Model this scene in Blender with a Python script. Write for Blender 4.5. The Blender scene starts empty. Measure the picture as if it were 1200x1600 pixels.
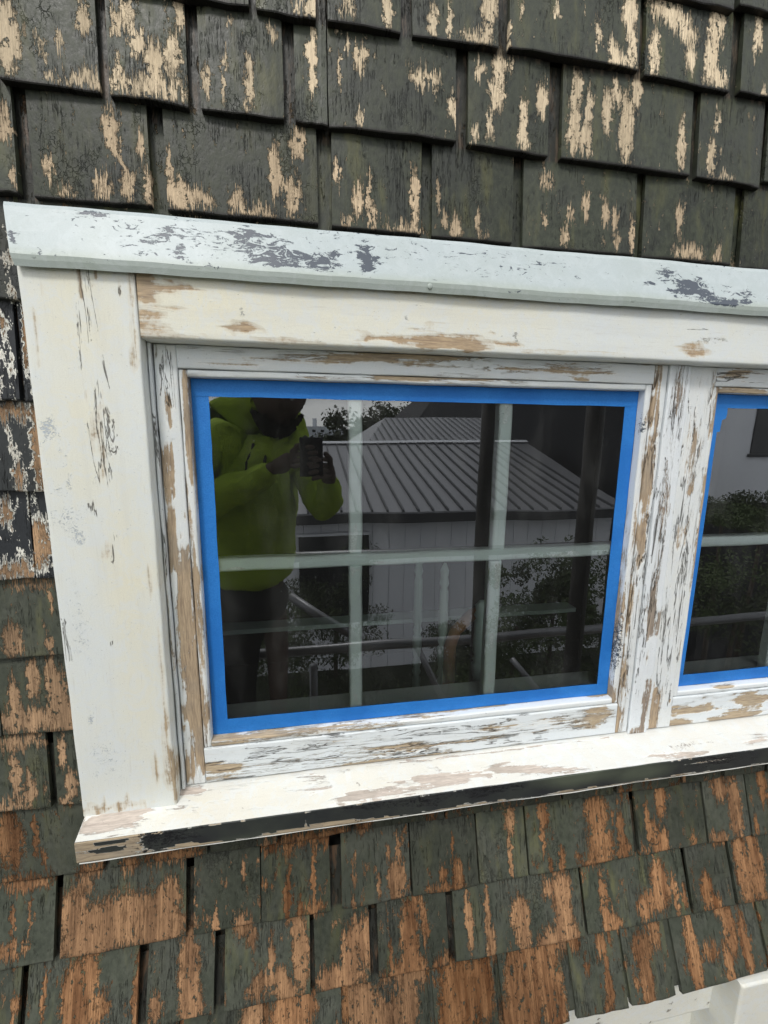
import bpy, bmesh, math, random
import numpy as np
from mathutils import Vector, Matrix, noise as mnoise
random.seed(7); rng = np.random.default_rng(7)
S = bpy.context.scene
C = S.collection
R = math.radians

# ------------------------------------------------------------------ camera, light, exposure
# wall frame of reference: x to the right along the wall, y into the room (glass face is y = 0), z up,
# origin at the point of the glass straight in front of the lens; the phone is held 0.72 m off the glass
D = 0.72
F_PX, W_PX, H_PX = 684.0, 1200.0, 1600.0
CX = Vector((0.98458912, -0.1746432, 0.00916595))      # camera right
CDN = Vector((-0.02117236, -0.17106211, -0.98503273))  # camera down
CF = Vector((0.17359721, 0.96965845, -0.1721235))      # camera forward
cd = bpy.data.cameras.new('camera'); cam = bpy.data.objects.new('camera', cd); C.objects.link(cam)
m = Matrix(((CX[0], -CDN[0], -CF[0]), (CX[1], -CDN[1], -CF[1]), (CX[2], -CDN[2], -CF[2])))
cam.matrix_world = Matrix.Translation((0, -D, 0)) @ m.to_4x4()
cd.sensor_fit = 'VERTICAL'; cd.sensor_height = 24.0; cd.lens = 24.0 * F_PX / H_PX
cd.clip_start = 0.01; cd.clip_end = 2000
S.camera = cam

wd = bpy.data.worlds.new('World'); S.world = wd; wd.use_nodes = True
nt = wd.node_tree; nt.nodes.clear()
sky = nt.nodes.new('ShaderNodeTexSky'); sky.sky_type = 'NISHITA'; sky.sun_disc = False
SUN_EL, SUN_AZ = 52.0, 205.0                            # azimuth measured clockwise from +y
sky.sun_elevation = R(SUN_EL); sky.sun_rotation = R(SUN_AZ)
sky.air_density = 1.0; sky.dust_density = 3.0
tc = nt.nodes.new('ShaderNodeTexCoord'); mp = nt.nodes.new('ShaderNodeMapping'); mp.inputs['Scale'].default_value = (1.2, 1.2, 5.5)
nz = nt.nodes.new('ShaderNodeTexNoise'); nz.inputs['Scale'].default_value = 2.6; nz.inputs['Detail'].default_value = 7; nz.inputs['Roughness'].default_value = .58
rp = nt.nodes.new('ShaderNodeValToRGB')
rp.color_ramp.elements[0].position = .38; rp.color_ramp.elements[0].color = (6.0, 6.3, 6.6, 1)
rp.color_ramp.elements[1].position = .60; rp.color_ramp.elements[1].color = (12.6, 12.5, 12.2, 1)
mx = nt.nodes.new('ShaderNodeMix'); mx.data_type = 'RGBA'; mx.inputs[0].default_value = .88
bg = nt.nodes.new('ShaderNodeBackground'); bg.inputs['Strength'].default_value = 0.12
wo = nt.nodes.new('ShaderNodeOutputWorld')
L = nt.links.new
L(tc.outputs['Generated'], mp.inputs[0]); L(mp.outputs[0], nz.inputs['Vector']); L(nz.outputs['Fac'], rp.inputs[0])
L(sky.outputs[0], mx.inputs[6]); L(rp.outputs[0], mx.inputs[7]); L(mx.outputs[2], bg.inputs[0]); L(bg.outputs[0], wo.inputs[0])

sd = bpy.data.lights.new('sun', 'SUN'); sd.energy = 1.5; sd.angle = R(11); sd.color = (1, .965, .91)
sun = bpy.data.objects.new('sun', sd); C.objects.link(sun)
sdir = Vector((math.sin(R(SUN_AZ)) * math.cos(R(SUN_EL)), math.cos(R(SUN_AZ)) * math.cos(R(SUN_EL)), math.sin(R(SUN_EL))))
sun.rotation_euler = sdir.to_track_quat('Z', 'Y').to_euler()

vs = S.view_settings; vs.view_transform = 'Standard'; vs.look = 'None'; vs.exposure = 0.27; vs.gamma = 1; vs.use_curve_mapping = False
S.cycles.max_bounces = 8; S.cycles.transparent_max_bounces = 12; S.cycles.glossy_bounces = 3; S.cycles.diffuse_bounces = 4

# ------------------------------------------------------------------ measuring helpers
def at(px, py, Y=0.0):
    """a spot measured on the photograph, on the plane y = Y parallel to the wall"""
    d = CX * ((px - 600) / F_PX) + CDN * ((py - 800) / F_PX) + CF
    t = (Y + D) / d[1]
    return Vector((d[0] * t, Y, d[2] * t))
def back(px, py, Y):
    """a spot seen mirrored in the glass, standing Y metres out from the wall"""
    p = at(px, py, Y); return Vector((p[0], -Y, p[2]))

# ------------------------------------------------------------------ node helpers
class NB:
    def __init__(s, name):
        s.m = bpy.data.materials.new(name); s.m.use_nodes = True
        s.t = s.m.node_tree; s.t.nodes.clear()
        s.out = s.n('ShaderNodeOutputMaterial')
    def n(s, kind, **kw):
        x = s.t.nodes.new(kind)
        for k, v in kw.items(): setattr(x, k, v)
        return x
    def put(s, sock, v):
        if isinstance(v, bpy.types.NodeSocket): s.t.links.new(v, sock)
        elif v is not None:
            if hasattr(sock.default_value, '__len__') and not hasattr(v, '__len__'): v = [v] * len(sock.default_value)
            if hasattr(v, '__len__') and len(sock.default_value) == 4 and len(v) == 3: v = (*v, 1)
            sock.default_value = v
    def math(s, op, a, b=None, c=None, clamp=False):
        x = s.n('ShaderNodeMath', operation=op, use_clamp=clamp)
        for i, v in enumerate((a, b, c)):
            if v is not None: s.put(x.inputs[i], v)
        return x.outputs[0]
    def vmath(s, op, a, b=None, c=None, scale=None):
        x = s.n('ShaderNodeVectorMath', operation=op)
        for i, v in enumerate((a, b, c)):
            if v is not None: s.put(x.inputs[i], v)
        if scale is not None: s.put(x.inputs['Scale'], scale)
        return x.outputs['Value'] if op in ('LENGTH', 'DOT_PRODUCT') else x.outputs[0]
    def noise(s, vec, scale=1, detail=3, rough=.55, dist=0, lac=2):
        x = s.n('ShaderNodeTexNoise'); s.put(x.inputs['Vector'], vec); s.put(x.inputs['Scale'], scale)
        x.inputs['Detail'].default_value = detail; x.inputs['Roughness'].default_value = rough; x.inputs['Distortion'].default_value = dist
        return x.outputs['Fac']
    def sc(s, vec, k): return s.vmath('MULTIPLY', vec, k)
    def ramp(s, v, lo, hi, a=0., b=1., smooth=True):
        x = s.n('ShaderNodeMapRange', interpolation_type='SMOOTHSTEP' if smooth else 'LINEAR')
        for i, q in enumerate((v, lo, hi, a, b)): s.put(x.inputs[i], q)
        return x.outputs[0]
    def mix(s, f, a, b):
        x = s.n('ShaderNodeMix', data_type='RGBA'); s.put(x.inputs[0], f); s.put(x.inputs[6], a); s.put(x.inputs[7], b)
        return x.outputs[2]
    def mixf(s, f, a, b):
        x = s.n('ShaderNodeMix', data_type='FLOAT'); s.put(x.inputs[0], f); s.put(x.inputs[2], a); s.put(x.inputs[3], b)
        return x.outputs[0]
    def attr(s, name, kind='GEOMETRY'):
        return s.n('ShaderNodeAttribute', attribute_type=kind, attribute_name=name)
    def bump(s, h, dist, strength=1.0, normal=None):
        x = s.n('ShaderNodeBump'); s.put(x.inputs['Height'], h); x.inputs['Distance'].default_value = dist; x.inputs['Strength'].default_value = strength
        if normal is not None: s.put(x.inputs['Normal'], normal)
        return x.outputs[0]
    def bsdf(s, col, rough=.6, normal=None, spec=.5, metal=0., **kw):
        x = s.n('ShaderNodeBsdfPrincipled'); s.put(x.inputs['Base Color'], col); s.put(x.inputs['Roughness'], rough)
        s.put(x.inputs['Specular IOR Level'], spec); s.put(x.inputs['Metallic'], metal)
        if normal is not None: s.put(x.inputs['Normal'], normal)
        for k, v in kw.items(): s.put(x.inputs[k.replace('_', ' ')], v)
        s.t.links.new(x.outputs[0], s.out.inputs[0]); return x

def plain(name, col, rough=.6, spec=.4, metal=0., mottle=.12, scale=40, bump=.0004):
    b = NB(name); g = b.n('ShaderNodeTexCoord').outputs['Object']
    n1 = b.noise(g, scale, 5, .6); n2 = b.noise(g, scale * 6, 3, .6)
    k = b.math('ADD', b.math('MULTIPLY', b.math('SUBTRACT', n1, .5), 2.2 * mottle), 1.0)
    k = b.math('ADD', k, b.math('MULTIPLY', b.math('SUBTRACT', n2, .5), mottle))
    c = b.vmath('SCALE', (*col,), scale=k)
    b.bsdf(c, rough, b.bump(n2, bump), spec, metal); return b.m

# --- shingle paint: green-grey (or tarry black) over primer over bare cedar; the bare patches of each
#     shingle are its own properties (patch centres and sizes on that shingle)
NPATCH = 9
def shingle_material():
    b = NB('peeling_shingle_paint')
    ob = b.n('ShaderNodeTexCoord').outputs['Object']
    rnd = b.n('ShaderNodeObjectInfo').outputs['Random']
    sh = b.n('ShaderNodeCombineXYZ'); b.put(sh.inputs[0], b.math('MULTIPLY', rnd, 91.)); b.put(sh.inputs[1], b.math('MULTIPLY', rnd, 57.)); b.put(sh.inputs[2], b.math('MULTIPLY', rnd, 33.))
    p = b.vmath('ADD', ob, sh.outputs[0])
    sep = b.n('ShaderNodeSeparateXYZ'); b.put(sep.inputs[0], ob)
    X, Z = sep.outputs[0], sep.outputs[2]
    # bare patches break along the grain: shift each narrow strand up or down on its own
    strand = b.noise(b.sc(p, (470., 20., 16.)), 1, 3, .75)
    strand2 = b.noise(b.sc(p, (110., 20., 30.)), 1, 4, .65)
    wob = b.noise(b.sc(p, (60., 20., 85.)), 1, 4, .6)
    dz = b.math('MULTIPLY', b.math('SUBTRACT', strand, .5), .075)
    dz = b.math('ADD', dz, b.math('MULTIPLY', b.math('SUBTRACT', strand2, .5), .05))
    dx = b.math('MULTIPLY', b.math('SUBTRACT', wob, .5), .022)
    Xd, Zd = b.math('ADD', X, dx), b.math('ADD', Z, dz)
    field = None; radii = [b.attr('patch_height_%d' % k, 'OBJECT').outputs['Vector'] for k in range(3)]
    rz = []
    for k in range(3):
        q = b.n('ShaderNodeSeparateXYZ'); b.put(q.inputs[0], radii[k]); rz += list(q.outputs)
    for i in range(NPATCH):
        q = b.n('ShaderNodeSeparateXYZ'); b.put(q.inputs[0], b.attr('patch_%d' % i, 'OBJECT').outputs['Vector'])
        u = b.math('DIVIDE', b.math('SUBTRACT', Xd, q.outputs[0]), q.outputs[2])
        v = b.math('DIVIDE', b.math('SUBTRACT', Zd, q.outputs[1]), rz[i])
        f = b.math('SUBTRACT', 1.0, b.math('SQRT', b.math('ADD', b.math('MULTIPLY', u, u), b.math('MULTIPLY', v, v))))
        field = f if field is None else b.math('MAXIMUM', field, f)
    peel = b.attr('peel', 'OBJECT').outputs['Fac']
    tan = b.attr('tan', 'OBJECT').outputs['Fac']
    blk = b.attr('tar', 'OBJECT').outputs['Fac']
    loose = b.noise(b.sc(p, (75., 20., 24.)), 1, 5, .62)
    fine = b.noise(b.sc(p, (420., 60., 130.)), 1, 3, .6)
    base = b.math('ADD', b.math('MULTIPLY', b.math('SUBTRACT', loose, .632), 3.2), b.math('MULTIPLY', peel, 1.0))
    f = b.math('MAXIMUM', b.math('MINIMUM', field, .45), base)
    f = b.math('ADD', f, b.math('MULTIPLY', b.math('SUBTRACT', fine, .5), .75))
    # little islands of paint left inside the patches
    isl = b.noise(b.sc(p, (125., 30., 75.)), 1, 5, .7)
    f = b.math('SUBTRACT', f, b.math('MULTIPLY', b.ramp(isl, .54, .66), .50))
    crumb = b.noise(b.sc(p, (250., 60., 210.)), 1, 5, .75)
    f = b.math('ADD', f, b.math('MULTIPLY', b.math('SUBTRACT', crumb, .5), .62))
    bare = b.ramp(f, .085, .115)
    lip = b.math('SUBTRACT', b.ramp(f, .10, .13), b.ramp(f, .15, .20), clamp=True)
    rim = b.math('SUBTRACT', b.ramp(f, b.math('SUBTRACT', .045, b.math('MULTIPLY', blk, .26)), b.math('SUBTRACT', .075, b.math('MULTIPLY', blk, .22))), bare, clamp=True)
    # wood
    g1 = b.noise(b.sc(p, (520., 60., 9.)), 1, 4, .65); g2 = b.noise(b.sc(p, (45., 10., 6.)), 1, 4, .6, .5); g3 = b.noise(b.sc(p, (900., 100., 60.)), 1, 2, .6)
    pale = b.mix(g2, (.60, .47, .31), (.88, .76, .56)); brown = b.mix(b.ramp(g2, .3, .7), (.15, .062, .024), (.39, .20, .092))
    wood = b.mix(tan, brown, pale)
    wood = b.mix(b.ramp(g1, .36, .60), b.vmath('SCALE', wood, scale=b.mixf(tan, .62, .80)), wood)
    g4 = b.noise(b.sc(p, (240., 60., 110.)), 1, 5, .7)
    wood = b.mix(b.math('MULTIPLY', b.ramp(g4, .50, .68), .55), wood, b.vmath('SCALE', wood, scale=b.mixf(tan, .42, .66)))
    wood = b.mix(b.math('MULTIPLY', b.ramp(g4, .30, .42, 1., 0.), .5), wood, b.vmath('MULTIPLY', wood, (1.32, 1.32, 1.26)))
    wood = b.mix(b.math('MULTIPLY', b.ramp(g3, .35, .65), .25), wood, b.vmath('SCALE', wood, scale=1.5))
    # paint
    moss = b.noise(b.sc(p, (38., 10., 9.)), 1, 5, .6); mott = b.noise(b.sc(p, (130., 30., 90.)), 1, 5, .65); fl = b.noise(p, 14, 3, .5)
    paint = b.mix(b.ramp(mott, .3, .7), (.022, .027, .018), (.052, .060, .039))
    paint = b.mix(b.math('MULTIPLY', b.ramp(moss, .50, .72), b.attr('moss', 'OBJECT').outputs['Fac']), paint, (.165, .160, .055))
    paint = b.mix(b.math('MULTIPLY', b.ramp(fl, .48, .68), .5), paint, (.030, .034, .033))
    tarc = b.mix(mott, (.012, .014, .017), (.032, .036, .042))
    paint = b.mix(b.math('MULTIPLY', b.attr('faded', 'OBJECT').outputs['Fac'], b.ramp(mott, .2, .7, .55, 1.)), paint, b.mix(b.ramp(fl, .35, .65), (.062, .070, .056), (.098, .104, .085)))
    paint = b.vmath('SCALE', paint, scale=b.ramp(rnd, 0, 1, .78, 1.22, False))
    paint = b.mix(blk, paint, tarc)
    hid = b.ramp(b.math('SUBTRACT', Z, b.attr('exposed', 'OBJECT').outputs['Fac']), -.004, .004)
    cr0 = b.noise(b.sc(p, (160., 10., 7.)), 1, 5, .75)
    # hairline cracks down the grain, and blackened alligatoring where the paint is failing
    cr = b.noise(b.sc(p, (85., 10., 5.)), 1, 5, .72)
    crack = b.math('SUBTRACT', 1., b.ramp(b.math('ABSOLUTE', b.math('SUBTRACT', cr, .5)), .0, .012))
    cmask = b.ramp(b.noise(p, 22, 3, .6), .5, .6)
    ck = b.math('MAXIMUM', b.math('MULTIPLY', crack, cmask), b.math('MULTIPLY', b.math('SUBTRACT', 1., b.ramp(b.math('ABSOLUTE', b.math('SUBTRACT', cr0, .5)), .0, .014)), b.ramp(fl, .56, .64)))
    pv = b.vmath('ADD', b.sc(p, (150., 30., 75.)), b.vmath('SCALE', b.n('ShaderNodeTexNoise').outputs['Color'], scale=.0))
    nv = b.n('ShaderNodeTexNoise'); b.put(nv.inputs['Vector'], b.sc(p, (160., 40., 160.))); nv.inputs['Scale'].default_value = 1
    pv = b.vmath('ADD', b.sc(p, (150., 30., 75.)), b.vmath('SCALE', nv.outputs['Color'], scale=1.6))
    vo = b.n('ShaderNodeTexVoronoi', feature='DISTANCE_TO_EDGE'); b.put(vo.inputs['Vector'], pv); vo.inputs['Scale'].default_value = 1
    gat = b.math('MULTIPLY', b.math('SUBTRACT', 1., b.ramp(vo.outputs[0], .0, .07)), b.ramp(b.noise(b.sc(p, (20., 10., 12.)), 1, 4, .6), .55, .68))
    spk = b.ramp(b.noise(b.sc(p, (800., 90., 420.)), 1, 2, .5), .70, .74)
    paint = b.mix(b.math('MULTIPLY', b.math('MAXIMUM', ck, b.math('MULTIPLY', gat, .3)), .85), paint, (.008, .009, .008))
    paint = b.mix(b.math('MULTIPLY', b.ramp(g1, .50, .66), .07), paint, b.vmath('SCALE', paint, scale=1.5))
    paint = b.mix(b.math('MULTIPLY', b.ramp(g1, .30, .44, 1., 0.), .06), paint, b.vmath('SCALE', paint, scale=.55))
    paint = b.mix(b.math('MULTIPLY', spk, .35), paint, (.25, .25, .2))
    primer = b.mix(blk, b.mix(tan, (.42, .31, .19), (.58, .50, .35)), (.78, .77, .70))
    rimk = b.math('MULTIPLY', rim, b.mixf(blk, .62, 1.0))
    wood = b.vmath('SCALE', wood, scale=b.ramp(b.math('FRACT', b.math('MULTIPLY', rnd, 7.3)), 0, 1, .80, 1.18, False))
    wood = b.mix(b.math('MULTIPLY', lip, .5), wood, b.vmath('SCALE', wood, scale=.35))  # shadow of the paint edge drawn as a dark line just inside the wood
    col = b.mix(rimk, b.mix(bare, paint, wood), primer)
    # darker towards the butt edge, most on the courses above the window
    edge = b.ramp(b.math('ADD', Z, b.math('MULTIPLY', b.math('SUBTRACT', wob, .5), .006)), .0005, .0055, 1., 0.)
    col = b.mix(b.math('MULTIPLY', edge, b.attr('grime', 'OBJECT').outputs['Fac']), col, (.012, .011, .009))
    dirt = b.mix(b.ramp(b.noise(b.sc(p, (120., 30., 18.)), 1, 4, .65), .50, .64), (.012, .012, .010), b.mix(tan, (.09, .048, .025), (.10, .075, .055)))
    col = b.mix(b.math('MULTIPLY', hid, b.ramp(loose, .30, .55, 1., .75)), col, dirt)  # shade of the shingle gaps painted in, along with soiling and bare wood
    h = b.math('ADD', b.math('MULTIPLY', b.ramp(f, .03, .26), -1.5), b.math('MULTIPLY', g1, b.mixf(bare, .05, .8)))
    h = b.math('ADD', h, b.math('MULTIPLY', b.math('MULTIPLY', b.ramp(f, -.05, .06), b.math('SUBTRACT', 1., bare)), .35))
    h = b.math('ADD', h, b.math('MULTIPLY', b.math('MAXIMUM', ck, gat), -.7))
    h = b.math('ADD', h, b.math('MULTIPLY', loose, .35))
    h = b.math('ADD', h, b.math('MULTIPLY', mott, .35))
    b.bsdf(col, b.mixf(bare, b.ramp(mott, .3, .7, .38, .55), .82), b.bump(h, .0017), b.mixf(bare, .34, .15))
    return b.m

# --- weathered board: attributes on the mesh say where it is bare (wear), where old dark paint shows (chip),
#     how yellow it is (cream) and where it is split along the grain (split)
def board_material(name, grain, white=(.74, .78, .78), cream=(.79, .765, .63), wood=(.36, .25, .16), wood2=(.22, .155, .10), chip=(.05, .065, .085), soft=.05, streak=.5, rough=.5, bumpd=.0006, base=0.0, primer=None, lines=0., patch=.38, cs=(130., 150., 230.)):
    b = NB(name); g = b.n('ShaderNodeNewGeometry').outputs['Position']
    s1 = {'X': (14., 200., 260.), 'Z': (260., 200., 14.), 'F': (60, 60, 110)}[grain]
    s2 = {'X': (5., 60., 62.), 'Z': (62., 60., 5.), 'F': (30, 30, 55)}[grain]
    s3 = {'X': (60., 500., 700.), 'Z': (700., 500., 60.), 'F': (300, 300, 400)}[grain]
    w = b.attr('wear').outputs['Fac']; c = b.attr('chip').outputs['Fac']; cr = b.attr('cream').outputs['Fac']; sp = b.attr('split').outputs['Fac']
    a1 = b.noise(b.sc(g, s1), 1, 4, .65); a2 = b.noise(b.sc(g, s2), 1, 5, .62, .6); a3 = b.noise(b.sc(g, s3), 1, 3, .6); iso = b.noise(g, 120, 5, .65); iso2 = b.noise(g, 700, 3, .6); big = b.noise(g, 16, 4, .55)
    var = b.math('ADD', b.math('MULTIPLY', b.math('SUBTRACT', a2, .5), 1.15 * streak * 2), b.math('MULTIPLY', b.math('SUBTRACT', a1, .5), .65 * streak * 2))
    var = b.math('ADD', var, b.math('MULTIPLY', b.math('SUBTRACT', iso, .5), .35))
    k = b.math('ADD', b.math('ADD', w, base), b.math('MULTIPLY', var, b.math('ADD', .55, b.math('MULTIPLY', w, 1.5))))
    if lines:
        l1 = b.noise(b.sc(g, tuple(q * 1.25 for q in s2)), 1, 6, .7, 1.2); l2 = b.noise(b.sc(g, tuple(q * .45 for q in s2)), 1, 3, .6)
        ln = b.math('MULTIPLY', b.math('SUBTRACT', 1., b.ramp(b.math('ABSOLUTE', b.math('SUBTRACT', l1, .5)), .004, .030)), b.ramp(l2, .40, .58))
        k = b.math('ADD', k, b.math('MULTIPLY', ln, lines))
    bare = b.ramp(k, .5 - soft, .5 + soft)
    halo = b.math('SUBTRACT', b.ramp(k, .5 - soft - .13, .5 - soft), bare, clamp=True)
    paint = b.mix(b.math('ADD', cr, b.math('MULTIPLY', b.math('SUBTRACT', big, .5), .9), clamp=True), white, cream)
    paint = b.mix(b.ramp(iso2, .3, .7), b.vmath('SCALE', paint, scale=.93), paint)
    paint = b.mix(b.math('MULTIPLY', b.ramp(b.noise(g, 42, 6, .68, .8), .46, .60), patch), paint, (.70, .75, .79))
    paint = b.mix(b.math('MULTIPLY', b.ramp(b.noise(b.sc(g, s1), 1.6, 4, .7), .56, .72), min(.30, patch * .8)), paint, (.52, .50, .46))
    paint = b.mix(b.math('MULTIPLY', b.ramp(b.noise(b.sc(g, s2), .6, 5, .6), .48, .75), min(.22, patch * .6)), paint, (.55, .56, .55))
    wd_ = b.mix(b.ramp(a1, .35, .65), wood2, wood); wd_ = b.mix(b.math('MULTIPLY', b.ramp(a3, .4, .62), .35), wd_, b.vmath('SCALE', wood, scale=1.55))
    wd_ = b.mix(b.math('MULTIPLY', b.ramp(big, .45, .7), .45), wd_, (.30, .27, .23))
    col = b.mix(bare, paint, wd_)
    col = b.mix(b.math('MULTIPLY', halo, .55), col, primer or (.84, .85, .83))
    # old dark paint or bare metal
    ck = b.ramp(b.math('ADD', c, b.math('ADD', b.math('MULTIPLY', b.math('SUBTRACT', b.noise(b.sc(g, cs), 1, 7, .72, 1.6), .5), 3.0), b.math('MULTIPLY', b.math('SUBTRACT', iso, .5), .7))), .49, .53)
    col = b.mix(ck, col, b.mix(iso2, chip, tuple(min(1, q * 1.7) for q in chip)))
    fl = b.ramp(b.noise(g, 330, 3, .6), .715, .745)
    col = b.mix(b.math('MULTIPLY', fl, .55), col, (.18, .17, .16))
    spl = b.math('MULTIPLY', b.math('SUBTRACT', 1., b.ramp(b.math('ABSOLUTE', b.math('SUBTRACT', a2, .5)), .0, .022)), b.ramp(b.math('ADD', sp, b.math('MULTIPLY', b.math('SUBTRACT', iso, .5), .8)), .42, .55))
    col = b.mix(b.math('MULTIPLY', spl, .85), col, (.055, .045, .035))
    h = b.math('ADD', b.math('MULTIPLY', b.ramp(k, .5 - soft - .10, .5 + soft + .10), -1.1), b.math('MULTIPLY', a1, b.mixf(bare, .22, .7)))
    h = b.math('ADD', h, b.math('MULTIPLY', ck, -.35)); h = b.math('ADD', h, b.math('MULTIPLY', spl, -1.4)); h = b.math('ADD', h, b.math('MULTIPLY', iso, .25))
    b.bsdf(col, b.mixf(bare, rough, .8), b.bump(h, bumpd), .4); return b.m

# ------------------------------------------------------------------ object helpers
def link(me, name, mat, parent=None):
    o = bpy.data.objects.new(name, me); C.objects.link(o)
    if mat is not None: me.materials.append(mat)
    if parent is not None: o.parent = parent
    return o
def tag(o, label=None, cat=None, group=None, kind=None):
    if label: o['label'] = label
    if cat: o['category'] = cat
    if group: o['group'] = group
    if kind: o['kind'] = kind
    return o
def empty(name, loc=(0, 0, 0)):
    o = bpy.data.objects.new(name, None); o.empty_display_size = .1; o.location = loc; C.objects.link(o); return o
def mesh(name, v, f, mat, parent=None, smooth=False):
    me = bpy.data.meshes.new(name); me.from_pydata([tuple(q) for q in v], [], f); me.update()
    if smooth: me.polygons.foreach_set('use_smooth', [True] * len(me.polygons))
    return link(me, name, mat, parent)
def box(name, a, b_, mat, parent=None, bevel=0., origin=None):
    x0, y0, z0 = a; x1, y1, z1 = b_
    bm = bmesh.new(); bmesh.ops.create_cube(bm, size=1)
    for v in bm.verts: v.co = Vector(((x0 + x1) / 2 + v.co.x * (x1 - x0), (y0 + y1) / 2 + v.co.y * (y1 - y0), (z0 + z1) / 2 + v.co.z * (z1 - z0)))
    if bevel: bmesh.ops.bevel(bm, geom=bm.edges[:], offset=bevel, segments=2, profile=.6, affect='EDGES')
    me = bpy.data.meshes.new(name); bm.to_mesh(me); bm.free(); return link(me, name, mat, parent)
def tube(name, pts, r, mat, parent=None, seg=12, smooth=True):
    pts = [Vector(p) for p in pts]; rr = r if hasattr(r, '__len__') else [r] * len(pts)
    v, f = [], []; up = None
    for i, p in enumerate(pts):
        t = (pts[min(i + 1, len(pts) - 1)] - pts[max(i - 1, 0)]).normalized()
        if up is None: up = t.orthogonal().normalized()
        up = (up - t * up.dot(t)).normalized(); s_ = t.cross(up)
        for k in range(seg):
            a = 2 * math.pi * k / seg; v.append(p + (up * math.cos(a) + s_ * math.sin(a)) * rr[i])
    for i in range(len(pts) - 1):
        for k in range(seg): f.append((i * seg + k, i * seg + (k + 1) % seg, (i + 1) * seg + (k + 1) % seg, (i + 1) * seg + k))
    f.append(tuple(range(seg))[::-1]); f.append(tuple((len(pts) - 1) * seg + k for k in range(seg)))
    return mesh(name, v, f, mat, parent, smooth)
def lathe(name, base, prof, mat, parent=None, seg=20):
    return tube(name, [(base[0], base[1], base[2] + h) for h, r in prof], [r for h, r in prof], mat, parent, seg)

# wear marks: (px, py, half width mm, half height mm, strength[, tilt deg]) measured on the photo
def put_marks(me, Y, marks, cream=.5, chan=('wear', 'chip', 'split', 'cream'), world=None):
    n = len(me.vertices); co = np.empty(n * 3); me.vertices.foreach_get('co', co); co = co.reshape(n, 3)
    out = {c: np.zeros(n) for c in chan}; out['cream'][:] = cream
    alongx = bool(marks) and (np.ptp(co[:, 0]) > np.ptp(co[:, 2]))
    kx, kz = (16., 95.) if alongx else (95., 16.)
    if marks: rag = np.array([mnoise.fractal(Vector((c[0] * kx, c[1] * 60, c[2] * kz)), .7, 2.1, 4) for c in co])
    for mk in marks:
        ch, px, py, rx, rz, s_ = mk[:6]; tilt = R(mk[6]) if len(mk) > 6 else 0.
        ray = (at(px, py, Y) - Vector((0, -D, 0))).normalized(); rv = np.array(ray); rel = co - np.array((0, -D, 0)); tt = rel @ rv
        off = np.linalg.norm(rel - tt[:, None] * rv, axis=1) + np.maximum(0, tt - tt.min()) * .02; k_ = int(np.argmin(off))
        p = co[k_] if off[k_] < .02 else at(px, py, Y); dx = co[:, 0] - p[0]; dq = np.hypot(co[:, 1] - p[1], co[:, 2] - p[2]) * np.sign((co[:, 2] - p[2]) - .3 * (co[:, 1] - p[1]) + 1e-9)
        u = (dx * math.cos(tilt) + dq * math.sin(tilt)) / (rx / 1000); v = (-dx * math.sin(tilt) + dq * math.cos(tilt)) / (rz / 1000)
        f = np.clip(1.5 - np.sqrt(u * u + v * v) * (1 + (.75 if ch != 'cream' else 0.) * rag), 0, 1) * s_
        if ch == 'cream': out['cream'] += f
        else: out[ch] = np.maximum(out[ch], f)
    for c, a in out.items():
        at_ = me.attributes.new(c, 'FLOAT', 'POINT'); at_.data.foreach_set('value', a.astype(np.float32))

def board(name, x0, x1, z0, z1, Y, depth, mat, parent, marks=(), cream=.5, cell=.006, r=.0015, skew=(0, 0, 0, 0), wavy=.0003):
    """a planed board: a finely divided face with softened arrises and four sides going back; skew shifts x of TL, TR, BR, BL"""
    w, h = x1 - x0, z1 - z0
    us = sorted(set([0, r / w, 2 * r / w, 1 - 2 * r / w, 1 - r / w, 1] + list(np.linspace(0, 1, max(3, int(w / cell))))[1:-1]))
    vs_ = sorted(set([0, r / h, 2 * r / h, 1 - 2 * r / h, 1 - r / h, 1] + list(np.linspace(0, 1, max(3, int(h / cell))))[1:-1]))
    us = [u for i, u in enumerate(us) if i == 0 or u - us[i - 1] > 1e-5]; vs_ = [u for i, u in enumerate(vs_) if i == 0 or u - vs_[i - 1] > 1e-5]
    v, f = [], []; nu, nv = len(us), len(vs_); ph = rng.uniform(0, 6, 4)
    for vv in vs_:
        for uu in us:
            xl = x0 + skew[3] * (1 - vv) + skew[0] * vv; xr = x1 + skew[2] * (1 - vv) + skew[1] * vv
            du, dv = min(uu, 1 - uu) * w, min(vv, 1 - vv) * h
            e = 0
            for d_ in (du, dv):
                if d_ < 2 * r: q = 1 - d_ / (2 * r); e += (1 - math.sqrt(max(0, 1 - q * q))) * r * 1.3
            x = xl + (xr - xl) * uu; z = z0 + h * vv
            wv = wavy * (math.sin(x * 21 + ph[0]) + math.sin(z * 27 + ph[1]) + .6 * math.sin(x * 90 + z * 70 + ph[2]))
            v.append((x + (wavy * math.sin(z * 47 + ph[3]) if 0 < uu < 1 or True else 0), Y + e + wv * .6, z + wavy * math.sin(x * 39 + ph[0])))
    for j in range(nv - 1):
        for i in range(nu - 1): a = j * nu + i; f.append((a, a + 1, a + nu + 1, a + nu))
    rim = [i for i in range(nu)] + [j * nu + nu - 1 for j in range(1, nv)] + [(nv - 1) * nu + i for i in range(nu - 2, -1, -1)] + [j * nu for j in range(nv - 2, 0, -1)]
    n0 = len(v); v += [(v[i][0], Y + depth, v[i][2]) for i in rim]
    for k in range(len(rim)): k2 = (k + 1) % len(rim); f.append((rim[k], n0 + k, n0 + k2, rim[k2]))
    o = mesh(name, v, f, mat, parent)
    n_face = (nu - 1) * (nv - 1); o.data.polygons.foreach_set('use_smooth', [i < n_face for i in range(len(f))])
    put_marks(o.data, Y, marks, cream); return o

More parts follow.
